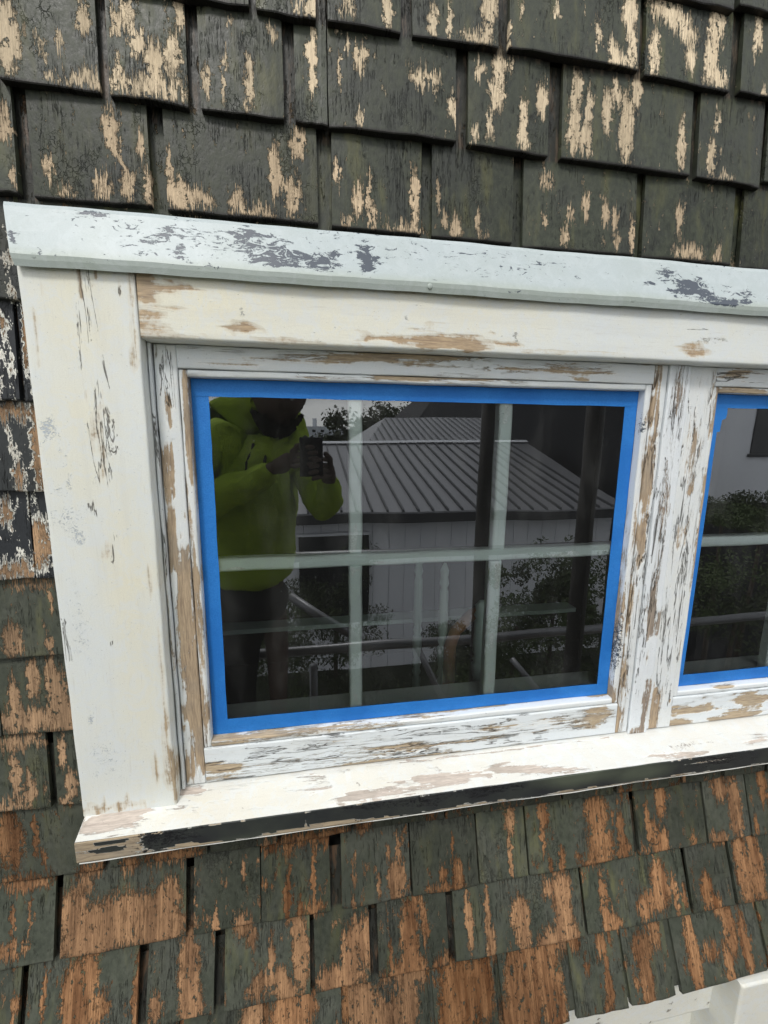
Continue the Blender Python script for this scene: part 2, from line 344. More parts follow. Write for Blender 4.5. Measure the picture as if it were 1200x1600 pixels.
def profile(name, prof, xa, xb, mat, parent, marks=(), cream=.5, cell=.006, Ym=None, ends=None, wavy=.0003, smooth=False, dense=.005):
    """a moulding run along x: prof is a list of (y, z); ends(y, z) gives (xa, xb) shift"""
    pts = []
    for i in range(len(prof) - 1):
        a, b_ = Vector(prof[i]), Vector(prof[i + 1]); n = max(1, int((b_ - a).length / dense))
        pts += [a.lerp(b_, k / n) for k in range(n)]
    pts.append(Vector(prof[-1])); n = len(pts); nx = max(2, int((xb - xa) / cell)); v, f = [], []; ph = rng.uniform(0, 6, 3)
    for i in range(nx + 1):
        for p in pts:
            s0, s1 = ends(p[0], p[1]) if ends else (0, 0); t = i / nx; x = (xa + s0) * (1 - t) + (xb + s1) * t
            v.append((x, p[0] + wavy * math.sin(x * 23 + ph[0]), p[1] + wavy * (math.sin(x * 17 + ph[1]) + .5 * math.sin(x * 71 + ph[2]))))
    for i in range(nx):
        for k in range(n - 1): a = i * n + k; f.append((a, a + 1, a + n + 1, a + n))
    f.append(tuple(range(n))[::-1]); f.append(tuple(nx * n + k for k in range(n)))
    o = mesh(name, v, f, mat, parent)
    if smooth: o.data.polygons.foreach_set('use_smooth', [i < len(f) - 2 for i in range(len(f))])
    put_marks(o.data, Ym if Ym is not None else prof[0][0], marks, cream); return o

# ------------------------------------------------------------------ materials
M = {}
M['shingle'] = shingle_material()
M['sheath'] = plain('tar_paper', (.012, .012, .011), .9)
M['casing'] = board_material('sanded_cream_casing', 'Z', wood=(.42, .33, .22), wood2=(.27, .21, .15), streak=.34, soft=.15, chip=(.36, .40, .44), base=-.12, primer=(.70, .67, .58), cs=(220., 200., 260.))
M['head'] = board_material('sanded_cream_head_casing', 'X', wood=(.46, .35, .23), wood2=(.30, .22, .15), streak=.30, soft=.13, chip=(.30, .30, .28), base=-.09, primer=(.62, .57, .46))
M['stile'] = board_material('worn_white_upright', 'Z', white=(.76, .80, .82), cream=(.78, .77, .70), wood=(.43, .33, .225), wood2=(.27, .205, .145), streak=.50, soft=.11, base=.07, bumpd=.0012, lines=.34)
M['rail'] = board_material('worn_white_rail', 'X', white=(.76, .81, .84), cream=(.78, .77, .70), wood=(.46, .37, .255), wood2=(.30, .23, .165), streak=.50, soft=.11, base=.07, bumpd=.0012, lines=.34)
M['mull'] = board_material('cracked_white_mullion', 'Z', white=(.78, .82, .85), cream=(.78, .80, .78), wood=(.35, .28, .22), wood2=(.21, .17, .14), streak=.58, soft=.06, base=.09, bumpd=.0013, lines=.40)
M['sill'] = board_material('cream_sill_paint', 'X', white=(.72, .73, .71), cream=(.75, .72, .62), wood=(.52, .46, .41), wood2=(.42, .36, .32), streak=.62, soft=.06, base=.03, lines=.3, chip=(.25, .22, .2))
M['sillface'] = board_material('blackened_sill_edge', 'X', white=(.022, .025, .030), cream=(.085, .100, .075), wood=(.40, .32, .22), wood2=(.2, .155, .11), chip=(.008, .009, .011), streak=.6, soft=.03, rough=.36, primer=(.85, .84, .78), patch=0.)
M['flash'] = board_material('painted_metal_flashing', 'F', white=(.47, .535, .555), cream=(.40, .455, .42), wood=(.48, .54, .53), wood2=(.44, .50, .5), chip=(.050, .062, .082), streak=.1, soft=.2, rough=.42, bumpd=.0003, base=-.3, patch=.12, cs=(42., 60., 105.), primer=(.5, .56, .55))
M['muntin'] = board_material('pale_green_muntin_paint', 'F', white=(.84, .93, .91), cream=(.80, .92, .87), wood=(.88, .92, .91), wood2=(.82, .88, .86), chip=(.3, .36, .34), streak=.3, soft=.04, rough=.5, bumpd=.0003, patch=.15)
M['stool'] = plain('interior_stool_paint', (.80, .88, .84), .5, .4, 0, .12, 12, .0002)
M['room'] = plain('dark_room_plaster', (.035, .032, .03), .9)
M['green_paint'] = plain('pale_green_gloss', (.42, .55, .5), .4, .5, 0, .1, 25, .0002)
M['timber'] = plain('varnished_timber', (.33, .15, .05), .4, .5, 0, .3, 18, .0003)
M['white_trim'] = board_material('speckled_white_trim', 'F', white=(.72, .73, .68), cream=(.76, .74, .64), chip=(.20, .19, .16), streak=.05, soft=.02, base=-.4, rough=.55)

# blue masking tape: crepe paper
b = NB('blue_masking_tape'); g = b.n('ShaderNodeNewGeometry').outputs['Position']
n1 = b.noise(g, 650, 3, .6); n2 = b.noise(g, 60, 4, .6); n3 = b.noise(b.sc(g, (40, 40, 900)), 1, 3, .6)
c = b.mix(n2, (.010, .145, .50), (.020, .205, .64)); c = b.mix(b.math('MULTIPLY', b.ramp(n1, .3, .7), .5), c, (.045, .26, .70))
c = b.mix(b.math('MULTIPLY', b.ramp(b.noise(g, 210, 5, .75), .68, .74), .6), c, (.30, .48, .75))
wr = b.noise(b.sc(g, (26, 10, 26)), 1, 6, .7, 2.5); wk = b.math('SUBTRACT', 1., b.ramp(b.math('ABSOLUTE', b.math('SUBTRACT', wr, .5)), .0, .02))
c = b.mix(b.math('MULTIPLY', wk, .05), c, (.004, .09, .36)); c = b.mix(b.math('MULTIPLY', b.ramp(b.noise(g, 9, 3, .5), .45, .65), .35), c, (.004, .11, .45))
b.bsdf(c, .55, b.bump(b.math('ADD', n1, b.math('MULTIPLY', n2, 1.8)), .0005), .35); M['tape'] = b.m

# window glass: see-through sheet with a strong mirror image, dust and a few smears
b = NB('window_glass'); g = b.n('ShaderNodeNewGeometry').outputs['Position']
lw = b.n('ShaderNodeFresnel'); lw.inputs[0].default_value = 1.5
rf = b.math('ADD', b.math('MULTIPLY', lw.outputs[0], 1.5), .13, clamp=True)
gl = b.n('ShaderNodeBsdfGlossy'); gl.inputs['Roughness'].default_value = 0.0; gl.inputs['Color'].default_value = (.93, .97, 1, 1)
gn = b.noise(g, 2.2, 2, .5); b.put(gl.inputs['Normal'], b.bump(gn, .0012))
tr = b.n('ShaderNodeBsdfTransparent'); tr.inputs['Color'].default_value = (.98, 1, .99, 1)
ms = b.n('ShaderNodeMixShader'); b.put(ms.inputs[0], rf); b.put(ms.inputs[1], tr.outputs[0]); b.put(ms.inputs[2], gl.outputs[0])
df = b.n('ShaderNodeBsdfDiffuse'); df.inputs[0].default_value = (.8, .82, .8, 1)
sp1 = b.ramp(b.noise(g, 260, 2, .5), .735, .76); film = b.math('MULTIPLY', b.ramp(b.noise(b.sc(g, (14, 10, 5)), 1, 5, .62), .45, .85), .035)
dust = b.math('ADD', b.math('MULTIPLY', sp1, .30), b.math('ADD', film, .006))
md = b.n('ShaderNodeMixShader'); b.put(md.inputs[0], dust); b.put(md.inputs[1], ms.outputs[0]); b.put(md.inputs[2], df.outputs[0])
b.t.links.new(md.outputs[0], b.out.inputs[0]); M['glass'] = b.m

# ------------------------------------------------------------------ the shingled wall
wall = tag(empty('shingled_wall', (0, 0, -.3)), 'wall of dark green shingles with flaking paint and bare cedar patches around the white window', 'wall')
WALL_OFF = Vector((0, 0, -.3))
# butt lines: course name -> (y of the butt face, z of the butt); the wall kicks outwards below the window
COURSES = [('T6', -.03, .910), ('T5', -.03, .783), ('T4', -.03, .657), ('T3', -.03, .544), ('T2', -.03, .420), ('T1', -.03, .294), ('L1', -.03, .172), ('L2', -.03, .042), ('L3', -.03, -.082), ('L4', -.03, -.211), ('L5', -.03, -.333),
           ('L6', -.03, -.457), ('L7', -.03, -.588), ('B1', -.03, -.720), ('B2', -.060, -.847), ('B3', -.0965, -.9687), ('B4', -.143, -1.0894)]
SH = {'T4': [(1000, -5, 1148, 8), (1155, 10, 1250, 25)],
 'T3': [(400, 14, 493, 31), (512, 30, 626, 53), (645, 52, 778, 78), (796, 77, 998, 107), (1007, 116, 1141, 144), (1156, 144, 1250, 158)],
 'T2': [(0, 122, 155, 143), (172, 150, 294, 165), (314, 170, 444, 188), (462, 190, 512, 194), (514, 195, 712, 222), (731, 224, 856, 247), (877, 243, 1077, 278), (1088, 280, 1188, 290)],
 'T1': [(-60, 292, 29, 304), (52, 302, 238, 327), (262, 328, 497, 349), (519, 355, 658, 366), (675, 368, 800, 382), (817, 385, 990, 400), (1003, 400, 1141, 415), (1156, 417, 1260, 428)],
 'L1': [(-75, 466, 32, 466), (39, 466, 150, 464)], 'L2': [(-70, 625, 31, 625), (39, 625, 150, 622)], 'L3': [(-60, 767, 150, 767)], 'L4': [(-60, 906, 55, 906), (57, 906, 170, 903)], 'L5': [(-60, 1030, 170, 1027)],
 'L6': [(4, 1148, 190, 1143), (-90, 1150, 0, 1148)], 'L7': [(-60, 1270, 80, 1260), (91, 1258, 200, 1240)],
 'B1': [(0, 1390, 163, 1368), (172, 1362, 325, 1340), (329, 1338, 433, 1323), (440, 1318, 548, 1305), (556, 1301, 694, 1280), (696, 1280, 767, 1268), (768, 1268, 877, 1250), (881, 1250, 957, 1240), (964, 1239, 1062, 1225), (1067, 1222, 1127, 1211), (1133, 1211, 1195, 1200)],
 'B2': [(-70, 1519, 83, 1500), (94, 1500, 290, 1471), (303, 1466, 407, 1448), (409, 1443, 517, 1427), (535, 1421, 642, 1400), (646, 1400, 748, 1383), (751, 1380, 825, 1370), (828, 1370, 993, 1338), (1001, 1337, 1106, 1317), (1109, 1316, 1175, 1303), (1178, 1300, 1260, 1288)],
 'B3': [(30, 1627, 210, 1600), (226, 1598, 333, 1581), (350, 1579, 485, 1555), (493, 1553, 580, 1533), (593, 1530, 702, 1512), (714, 1508, 915, 1465), (921, 1460, 1080, 1427), (1086, 1425, 1150, 1410), (1155, 1408, 1260, 1385)],
 'B4': [(418, 1690, 537, 1662), (549, 1660, 676, 1640), (684, 1637, 782, 1618), (792, 1615, 890, 1598), (903, 1595, 983, 1573), (988, 1572, 1058, 1552), (1067, 1553, 1200, 1523)]}
# bare patches: px, py, half width, half height (photo pixels, about a millimetre each)
PEEL = """12 60 15 46;128 25 9 26;130 121 24 13;62 64 7 7;94 62 6 11;82 119 9 7;200 20 7 24;214 68 9 20;232 138 52 16;240 95 12 26;270 85 11 32;281 15 7 24;182 30 9 15;183 115 6 22;
322 125 7 19;350 95 5 10;348 130 3 22;390 130 6 32;384 170 5 7;424 45 6 9;357 32 4 6;488 20 9 45;487 80 8 30;487 120 5 22;530 110 3 24;563 88 9 17;542 70 3 8;561 185 6 9;665 122 23 11;708 165 7 18;
750 108 8 9;780 105 10 20;776 145 12 22;797 100 4 10;765 198 5 16;817 195 6 34;818 225 10 9;847 155 9 22;742 213 5 9;900 140 8 26;897 200 10 34;920 172 6 26;915 220 9 20;928 230 7 20;948 175 7 28;963 150 8 20;978 200 10 46;995 140 7 26;950 150 8 12;
1065 230 7 30;1030 215 3 8;1035 260 5 7;942 238 5 12;1110 250 6 26;1120 190 4 14;1132 276 14 5;605 15 8 24;677 33 7 20;702 35 4 22;762 25 9 34;745 60 24 9;772 10 12 18;795 60 5 24;935 55 6 18;985 20 12 22;958 88 9 20;977 98 20 8;988 75 7 22;870 22 5 8;
1022 85 9 28;1040 15 24 12;1060 35 22 12;1078 55 14 8;1122 40 12 24;1112 85 10 26;1120 122 20 12;1080 90 9 14;1185 55 7 22;1195 145 6 8;543 8 12 9;465 10 10 6;
75 260 7 18;105 300 11 7;160 288 12 16;172 195 12 24;176 222 7 20;190 250 3 24;200 290 10 20;233 295 5 26;220 232 7 16;5 190 8 25;23 276 4 15;264 258 4 20;275 300 16 22;300 315 28 14;341 318 5 13;370 318 12 16;362 300 8 8;405 330 22 9;430 265 8 36;458 308 10 30;466 225 11 20;448 290 8 10;
527 270 5 16;560 310 9 22;541 345 9 8;577 300 3 28;582 340 6 16;648 305 6 42;632 357 28 8;685 310 3 18;696 345 4 16;713 355 8 16;748 345 4 22;756 372 8 4;855 285 12 6;915 322 6 16;891 335 7 9;850 345 4 12;857 372 4 10;882 368 6 14;945 335 6 16;960 345 6 14;963 382 5 12;986 370 4 26;
1060 345 6 20;1075 397 24 10;1120 402 7 10;30 745 7 12;62 700 9 55;62 850 14 30;44 892 38 12;8 800 8 14;38 500 4 60;14 640 26 10;20 1005 12 24;78 940 3 18;78 1010 5 15;50 912 32 5;
40 1126 50 16;52 1060 8 26;90 1085 12 36;22 1090 7 26;80 1060 8 30;100 1120 20 24;30 1158 44 8;25 1210 6 34;48 1235 8 22;14 1258 30 6;97 1175 5 22;113 1225 8 18;105 1248 10 6;15 1315 18 34;40 1378 34 9;55 1305 4 26;70 1340 4 12;
10 1290 10 20;142 1357 17 10;203 1350 12 10;270 1333 38 10;420 1322 14 8;490 1307 50 9;568 1290 12 8;672 1273 9 6;20 1440 3 20;48 1432 2 26;10 1487 16 10;38 1480 5 8;190 1440 70 34;130 1475 34 20;245 1452 38 26;262 1400 18 20;130 1385 14 8;115 1430 20 28;
337 1440 4 22;378 1446 12 14;393 1465 8 12;380 1362 3 12;448 1412 5 30;451 1370 3 14;490 1370 3 40;490 1420 18 8;468 1420 3 14;450 1328 8 8;462 1385 2 18;505 1316 12 5;620 1375 13 28;554 1372 4 8;592 1385 3 18;622 1325 3 22;552 1408 3 8;606 1332 3 8;715 1368 8 22;697 1388 28 7;692 1364 5 9;707 1320 2 12;
796 1280 8 20;798 1340 3 30;848 1268 9 24;848 1312 3 22;877 1345 4 20;860 1350 3 14;930 1268 18 22;938 1320 20 26;975 1330 12 12;925 1345 22 6;970 1300 6 20;1013 1285 4 26;1032 1250 8 22;1033 1318 13 18;1084 1312 5 10;1012 1330 4 5;1022 1300 6 12;1122 1228 13 16;1148 1262 11 38;1124 1308 15 7;1190 1225 8 24;1182 1290 4 10;
118 1570 20 50;68 1560 3 30;140 1520 12 34;145 1580 20 20;214 1560 6 50;295 1520 14 55;298 1570 16 30;242 1580 8 22;470 1490 11 46;424 1535 26 16;425 1505 5 24;400 1548 14 10;447 1550 14 20;460 1440 10 18;546 1490 12 30;530 1530 36 16;572 1470 12 30;556 1455 6 18;612 1500 3 20;
640 1465 13 46;640 1520 28 18;650 1412 10 14;663 1440 5 26;620 1525 22 10;690 1505 14 8;630 1440 6 16;733 1440 5 36;762 1430 4 30;768 1475 7 22;790 1465 18 5;812 1430 14 26;818 1460 10 30;866 1470 26 18;880 1420 14 50;870 1385 22 14;895 1460 10 16;
945 1412 7 34;955 1442 12 12;965 1448 10 8;1030 1380 15 28;1015 1408 20 12;1012 1425 12 8;1055 1395 5 24;1070 1400 4 14;1105 1392 9 20;1120 1412 10 10;1160 1355 12 40;1180 1350 12 44;1170 1395 10 14;
945 1495 4 30;935 1475 5 12;952 1540 6 26;950 1580 5 14;918 1510 4 8;1003 1478 17 16;1010 1530 10 50;1022 1455 8 16;1085 1500 10 44;1110 1486 16 8;1140 1450 10 30;1140 1510 7 22;1165 1475 8 34;1080 1455 4 20;
820 1540 28 60;865 1560 18 46;800 1590 20 20;845 1500 12 20;720 1560 30 50;755 1540 16 40;700 1590 14 20;560 1570 30 26;600 1590 30 22;640 1570 14 32;455 1585 30 26;400 1590 20 24;480 1570 14 20"""
PEEL = [tuple(float(q) for q in s.split()) for s in PEEL.replace('\n', '').split(';') if s.strip()]
CY = {n: (y, z) for n, y, z in COURSES}
def course_up(i):      # the course above
    n, y, z = COURSES[i]
    if i == 0: return (y, z + .127)
    return COURSES[i - 1][1], COURSES[i - 1][2]
TH = .0105
sh_boxes = []
def shingle(ci, x0, x1, zb, under=False):
    name, y, z = COURSES[ci]; yu, zu = course_up(ci)
    d = Vector((0, (yu + TH * .92) - y, zu - z)); e = d.length; d.normalize()
    Ln = e * (2.05 if ci < 13 else 1.75); w = x1 - x0
    if name == 'B1' and x1 > -.30: Ln = .108
    if under: y += TH * 1.02
    nx, nz_ = 6, 4; v, f = [], []; cup = random.uniform(-.0022, .0016); tw = random.uniform(-.0016, .0016); lean = random.uniform(-.004, .004) / 2
    ragged = [random.uniform(-.0012, .0012) for _ in range(nx + 1)]
    sl = random.uniform(-.0015, .0015)
    zs = [0, .0015, .33 * e, e * .8, Ln]
    for j, zz in enumerate(zs):
        for i in range(nx + 1):
            u = i / nx; x = (u - .5) * w + lean * (zz / Ln) + (random.uniform(-.0005, .0005) if i in (0, nx) else 0)
            yy = cup * (1 - (2 * u - 1) ** 2) * (1 - zz / Ln) + tw * (2 * u - 1) * (1 - zz / Ln) + (.0008 if j == 0 else 0)
            if i in (0, nx): yy += .0006
            v.append((x, yy, zz + (ragged[i] + sl * (2 * u - 1) if j < 2 else 0)))
    n1 = nx + 1
    for j in range(len(zs) - 1):
        for i in range(nx): a = j * n1 + i; f.append((a, a + 1, a + n1 + 1, a + n1))
    # back: thick at the butt, thin at the top
    bb = len(v); v += [(v[i][0], TH * .93, v[i][2]) for i in range(n1)]; tb = len(v); top = (len(zs) - 1) * n1; v += [(v[top + i][0], .002, v[top + i][2]) for i in range(n1)]
    for i in range(nx): f.append((i, bb + i, bb + i + 1, i + 1)); f.append((top + i, top + i + 1, tb + i + 1, tb + i)); f.append((bb + i, tb + i, tb + i + 1, bb + i + 1))
    f.append((0,) + tuple(j * n1 for j in range(1, len(zs))) + (tb, bb)); f.append(tuple(j * n1 + nx for j in range(len(zs) - 1, -1, -1)) + (bb + nx, tb + nx))
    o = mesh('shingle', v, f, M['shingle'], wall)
    o.location = Vector(((x0 + x1) / 2, y, zb)) - WALL_OFF
    o.rotation_euler = (-math.atan2(d[1], d[2]), 0, 0)
    # own bare patches
    org = Vector(((x0 + x1) / 2, y, zb)); nrm = Vector((0, -d[2], d[1])); mine = []
    for px, py, rx, ry in PEEL:
        ray = CX * ((px - 600) / F_PX) + CDN * ((py - 800) / F_PX) + CF; o0 = Vector((0, -D, 0))
        t = (org - o0).dot(nrm) / ray.dot(nrm); h = o0 + ray * t - org
        lx, lz = h.x, h.dot(d); k = t / F_PX
        if abs(lx) < w / 2 + .002 and -.003 < lz < e + .002: mine.append((lx, lz, rx * k * (1.36 if name[0] == 'T' else 1.34), ry * k * (1.12 if name[0] == 'T' else 1.25) / max(.55, abs(ray.normalized().dot(nrm))) ** .5, rx * ry))
    mine.sort(key=lambda q: -q[4]); mine = mine[:NPATCH]
    hs = [.001] * 9
    for i in range(NPATCH):
        q = mine[i] if i < len(mine) else (9., 9., .001, .001)
        o['patch_%d' % i] = [float(q[0]), float(q[1]), float(q[2])]; hs[i] = float(q[3])
    for k in range(3): o['patch_height_%d' % k] = hs[3 * k:3 * k + 3]
    top_ = name[0] == 'T'
    o['peel'] = random.uniform(-.14, .02) if top_ else (random.uniform(-.05, .08) if name[0] == 'L' else random.uniform(-.02, .16))
    if not mine and not top_: o['peel'] = random.uniform(.05, .35)
    o['tan'] = {'T4': .95, 'T3': .95, 'T2': .9, 'T1': .68}.get(name, .25 if name[0] == 'L' else random.uniform(.0, .14))
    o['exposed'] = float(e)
    o['tar'] = {'L1': .7, 'L2': 1., 'L3': .85, 'L4': 1.}.get(name, 0.) * (1. if x1 < -.28 else 0.)
    o['moss'] = random.uniform(.1, .5) if top_ else random.uniform(.25, .95)
    o['faded'] = random.uniform(0, .22) if top_ else random.uniform(.45, .85)
    o['grime'] = 1. if top_ else .25
    return o
used = {}
for ci, (name, y, z) in enumerate(COURSES):
    spans = []
    for bx0, by0, bx1, by1 in SH.get(name, []):
        a, b_ = at(bx0, by0, y), at(bx1, by1, y); spans.append((a.x, b_.x, z + max(-.006, min(.006, ((a.z + b_.z) / 2 - CY[name][1]))) if name in ('T1', 'T2', 'T3', 'T4') else z + random.uniform(-.0015, .0015)))
    x_min, x_max = -.95, 1.75
    if name[0] == 'L': lo_only = True
    else: lo_only = False
    if spans:
        spans.sort(); lo, hi = spans[0][0], spans[-1][1]
    else:
        lo = hi = .3 if name in ('T5', 'T6') else -.3
    x = lo - .009
    while x > x_min:
        w = random.uniform(.08, .2); spans.append((x - w, x, z + random.uniform(-.003, .003))); x -= w + random.uniform(.003, .016)
    x = hi + .009
    while x < x_max and not lo_only:
        w = random.uniform(.08, .2); spans.append((x, x + w, z + random.uniform(-.003, .003))); x += w + random.uniform(.003, .016)
    for x0, x1, zb in spans: shingle(ci, x0, x1, zb)
# the doubled layer under the lowest course and under the course above the flashing
for ci, dz_ in ((5, -.012), (16, .008)):
    x = -.93
    while x < 1.72:
        w = random.uniform(.1, .19); s_ = shingle(ci, x, x + w, COURSES[ci][2] + dz_, True); s_['peel'] = random.uniform(-.3, .05); x += w + .002
# sheathing behind the shingles, open where the window sits
def sheet(x0, x1, z0, z1, y0=.006, y1=.03): box('sheathing', Vector((x0, y0, z0)) - WALL_OFF, Vector((x1, y1, z1)) - WALL_OFF, M['sheath'], wall)
sheet(-1., 1.8, .24, 1.2); sheet(-1., -.28, -1.3, .238); sheet(1.66, 1.8, -1.3, .238); sheet(-.278, 1.658, -1.3, -.61)

# ------------------------------------------------------------------ the double window
win = tag(empty('double_window', (.6, 0, -.25)), 'double window with peeling cream frame, blue masking tape round the glass and grey metal flashing above', 'window')
WO = Vector((.6, 0, -.25))
def fix(o):   # parts are modelled in wall coordinates
    o.location = -WO if o.parent is win else o.location; return o
XR = 1.70
# left casing board
W_, Cc, Sp, Cr = 'wear', 'chip', 'split', 'cream'
mk = [(W_, 125, 440, 5, 26, .9, -3), (W_, 146, 425, 3, 9, .8), (W_, 205, 470, 7, 60, .75, -2), (W_, 212, 540, 6, 45, .7, -5), (W_, 52, 505, 4, 34, .62), (W_, 62, 450, 3, 12, .4), (Sp, 128, 470, 8, 80, 1, -4), (Sp, 150, 630, 6, 30, .9), (W_, 152, 660, 10, 40, .62, -8), (W_, 165, 720, 5, 45, .72, -7),
      (Sp, 160, 690, 14, 110, 1, -6), (Cc, 72, 668, 9, 16, .55), (Cc, 90, 765, 7, 11, .42), (Cc, 125, 838, 7, 13, .5), (Cc, 108, 815, 18, 22, .30), (W_, 170, 860, 7, 20, .7, -12), (Sp, 176, 855, 5, 24, .9), (W_, 236, 905, 5, 26, .62), (W_, 250, 1010, 5, 60, .6, -3), (W_, 256, 1110, 6, 80, .7), (W_, 262, 1200, 10, 60, .75), (W_, 245, 1200, 6, 34, .55),
      (W_, 180, 1262, 60, 9, .68), (W_, 202, 1250, 4, 15, .7), (W_, 165, 1250, 4, 13, .6), (W_, 222, 1255, 10, 12, .6), (W_, 142, 1262, 8, 9, .7), (Cc, 142, 1122, 4, 8, .62), (Cc, 128, 970, 10, 60, .22), (Cc, 160, 1190, 22, 40, .2), (Sp, 105, 1000, 6, 50, .7), (Cr, 120, 480, 60, 110, .5), (Cr, 110, 690, 60, 60, .4), (Cr, 190, 880, 50, 60, .35), (Cr, 215, 1050, 30, 200, .45), (Cr, 140, 1000, 30, 60, -.1), (Cr, 170, 780, 40, 40, .3)]
fix(board('casing', -.3545, -.2168, -.599, .212, -.05, .045, M['casing'], win, mk, cream=.22, skew=(.0, .0, -.002, -.003), r=.0013))
# head casing with a heavy rounded lower arris
def rnd(yf, zb, r, n=6): return [(yf + r - r * math.cos(a), zb + r - r * math.sin(a)) for a in np.linspace(0, math.pi / 2, n)]
mk = [(W_, 222, 445, 26, 34, .78), (W_, 232, 500, 34, 24, .62), (W_, 260, 452, 40, 5, .8), (W_, 240, 480, 46, 6, .6), (W_, 375, 512, 32, 10, .85), (W_, 373, 443, 12, 12, .58), (W_, 530, 512, 34, 7, .8), (W_, 535, 523, 20, 12, .62), (W_, 668, 502, 20, 5, .75), (W_, 670, 512, 12, 12, .5), (W_, 695, 535, 95, 13, .85), (W_, 760, 540, 40, 8, .75), (W_, 250, 522, 60, 7, .62), (W_, 460, 535, 90, 6, .55),
      (W_, 900, 548, 120, 4, .5), (W_, 1085, 548, 40, 9, .7), (Cc, 806, 524, 7, 8, .62), (Cc, 380, 487, 3, 5, .6), (Cc, 635, 497, 4, 4, .6), (Sp, 1100, 520, 40, 5, .9), (Cc, 1120, 528, 30, 3, .5), (W_, 620, 455, 60, 5, .58), (W_, 770, 465, 60, 4, .55), (Cr, 500, 480, 260, 60, .55), (Cr, 800, 490, 80, 40, .25), (Cr, 280, 470, 60, 50, .3), (Sp, 380, 517, 8, 4, 1)]
fix(profile('head_casing', [(-.046, .215)] + [(-.049, .212)] + rnd(-.0495, .1265, .0045) + [(-.01, .1262), (-.01, .215)], -.2155, XR, M['head'], win, mk, cream=.22, Ym=-.0495, smooth=True))
# metal cap flashing: bright hem, sloping face, kicked lip
mk = [(Cc, 330, 380, 110, 26, .30), (Cc, 600, 400, 90, 18, .24), (Cc, 760, 420, 150, 24, .18), (Cc, 395, 380, 26, 14, .6, -20), (Cc, 520, 398, 20, 10, .5), (Cc, 410, 388, 48, 20, .60, 5), (Cc, 455, 402, 60, 10, .66, 8), (Cc, 500, 408, 26, 14, .72), (Cc, 380, 370, 30, 9, .66), (Cc, 575, 405, 17, 24, .8), (Cc, 278, 360, 22, 9, .62), (Cc, 282, 397, 8, 9, .72), (Cc, 190, 360, 34, 10, .46), (Cc, 145, 340, 26, 5, .5), (Cc, 20, 372, 5, 6, .7), (Cc, 240, 370, 60, 24, .28), (Cc, 700, 395, 120, 16, .22), (Cc, 820, 445, 34, 4, .72),
      (Cc, 1075, 448, 48, 18, .8), (Cc, 1120, 430, 50, 16, .4), (Cc, 1120, 468, 56, 8, .85), (Cc, 1040, 425, 16, 14, .7), (Cc, 1165, 458, 14, 6, .6), (Cc, 620, 385, 300, 20, .12), (Cr, 600, 445, 2000, 12, .8)]  # last mark paints the shade of the down-turned lip into the colour
FY = -.034
fix(profile('flashing', [(FY + .012, .2865), (FY, .2868), (FY - .0015, .2845), (FY - .004, .281), (-.049, .250), (-.0585, .2235), (-.0605, .2185), (-.0598, .2125), (-.0578, .2052), (-.0562, .2055), (-.0565, .215), (-.046, .245), (FY + .012, .276)],
    -.352, XR, M['flash'], win, mk, cream=.1, Ym=-.058, ends=lambda y, z: (-.016 * (z - .205) / .08, 0), cell=.005, smooth=False, wavy=.0005))
for nx_, ny_ in ((53, 399), (672, 447), (989, 468)):
    p = at(nx_, ny_, -.0600); lathe_o = tube('nail_head', [p + Vector((0, .003, 0)), p, p + Vector((0, -.0005, 0))], [.0040, .0040, .0034], M['flash'], win, 14); fix(lathe_o); put_marks(lathe_o.data, -.066, [], .8)
# jamb strip between casing and sash
fix(board('jamb', -.2162, -.2122, -.590, .1262, -.027, .03, M['stile'], win, [(W_, 268, 900, 5, 260, .42), (Sp, 262, 760, 6, 260, .7), (W_, 250, 1000, 5, 100, .4)], cream=.0, r=.0008))
# mullion between the sashes
mk = [(W_, 1062, 605, 9, 32, .55), (Sp, 1060, 640, 12, 60, 1), (W_, 1050, 655, 8, 14, .5), (W_, 1038, 790, 8, 60, .48), (W_, 1022, 950, 8, 90, .62), (Sp, 1020, 900, 14, 200, 1), (W_, 1012, 1100, 10, 50, .5), (W_, 1000, 1150, 22, 14, .55), (W_, 1020, 980, 12, 40, .55)]
fix(board('mullion', .6312, .6738, -.592, .1262, -.0235, .03, M['mull'], win, mk, cream=.0, r=.001))
# sill: sloping top, square front
mk = [(W_, 620, 1232, 110, 12, .62, 0), (W_, 690, 1220, 60, 12, .66), (W_, 805, 1200, 60, 12, .7), (W_, 870, 1205, 40, 8, .5), (W_, 500, 1228, 30, 8, .48), (W_, 170, 1285, 46, 14, .85), (W_, 150, 1295, 30, 8, .7), (Cc, 560, 1225, 4, 3, .6), (Cc, 400, 1270, 4, 3, .5), (W_, 290, 1238, 30, 6, .8), (W_, 500, 1195, 300, 3, .62), (W_, 800, 1170, 200, 3, .55), (W_, 1060, 1178, 60, 8, .5), (Cc, 1060, 1165, 30, 7, .45), (W_, 1180, 1160, 40, 6, .5),
      (Cr, 480, 1240, 300, 40, .4), (Cr, 330, 1265, 120, 40, .2)]
SILL_F = -.090
fix(profile('sill', [(.0, -.5875), (SILL_F + .003, -.6040), (SILL_F + .0012, -.6045)], -.3525, XR, M['sill'], win, mk, cream=.15, Ym=-.055, dense=.006, ends=lambda y, z: (-.006 if y > -.03 else 0., 0)))
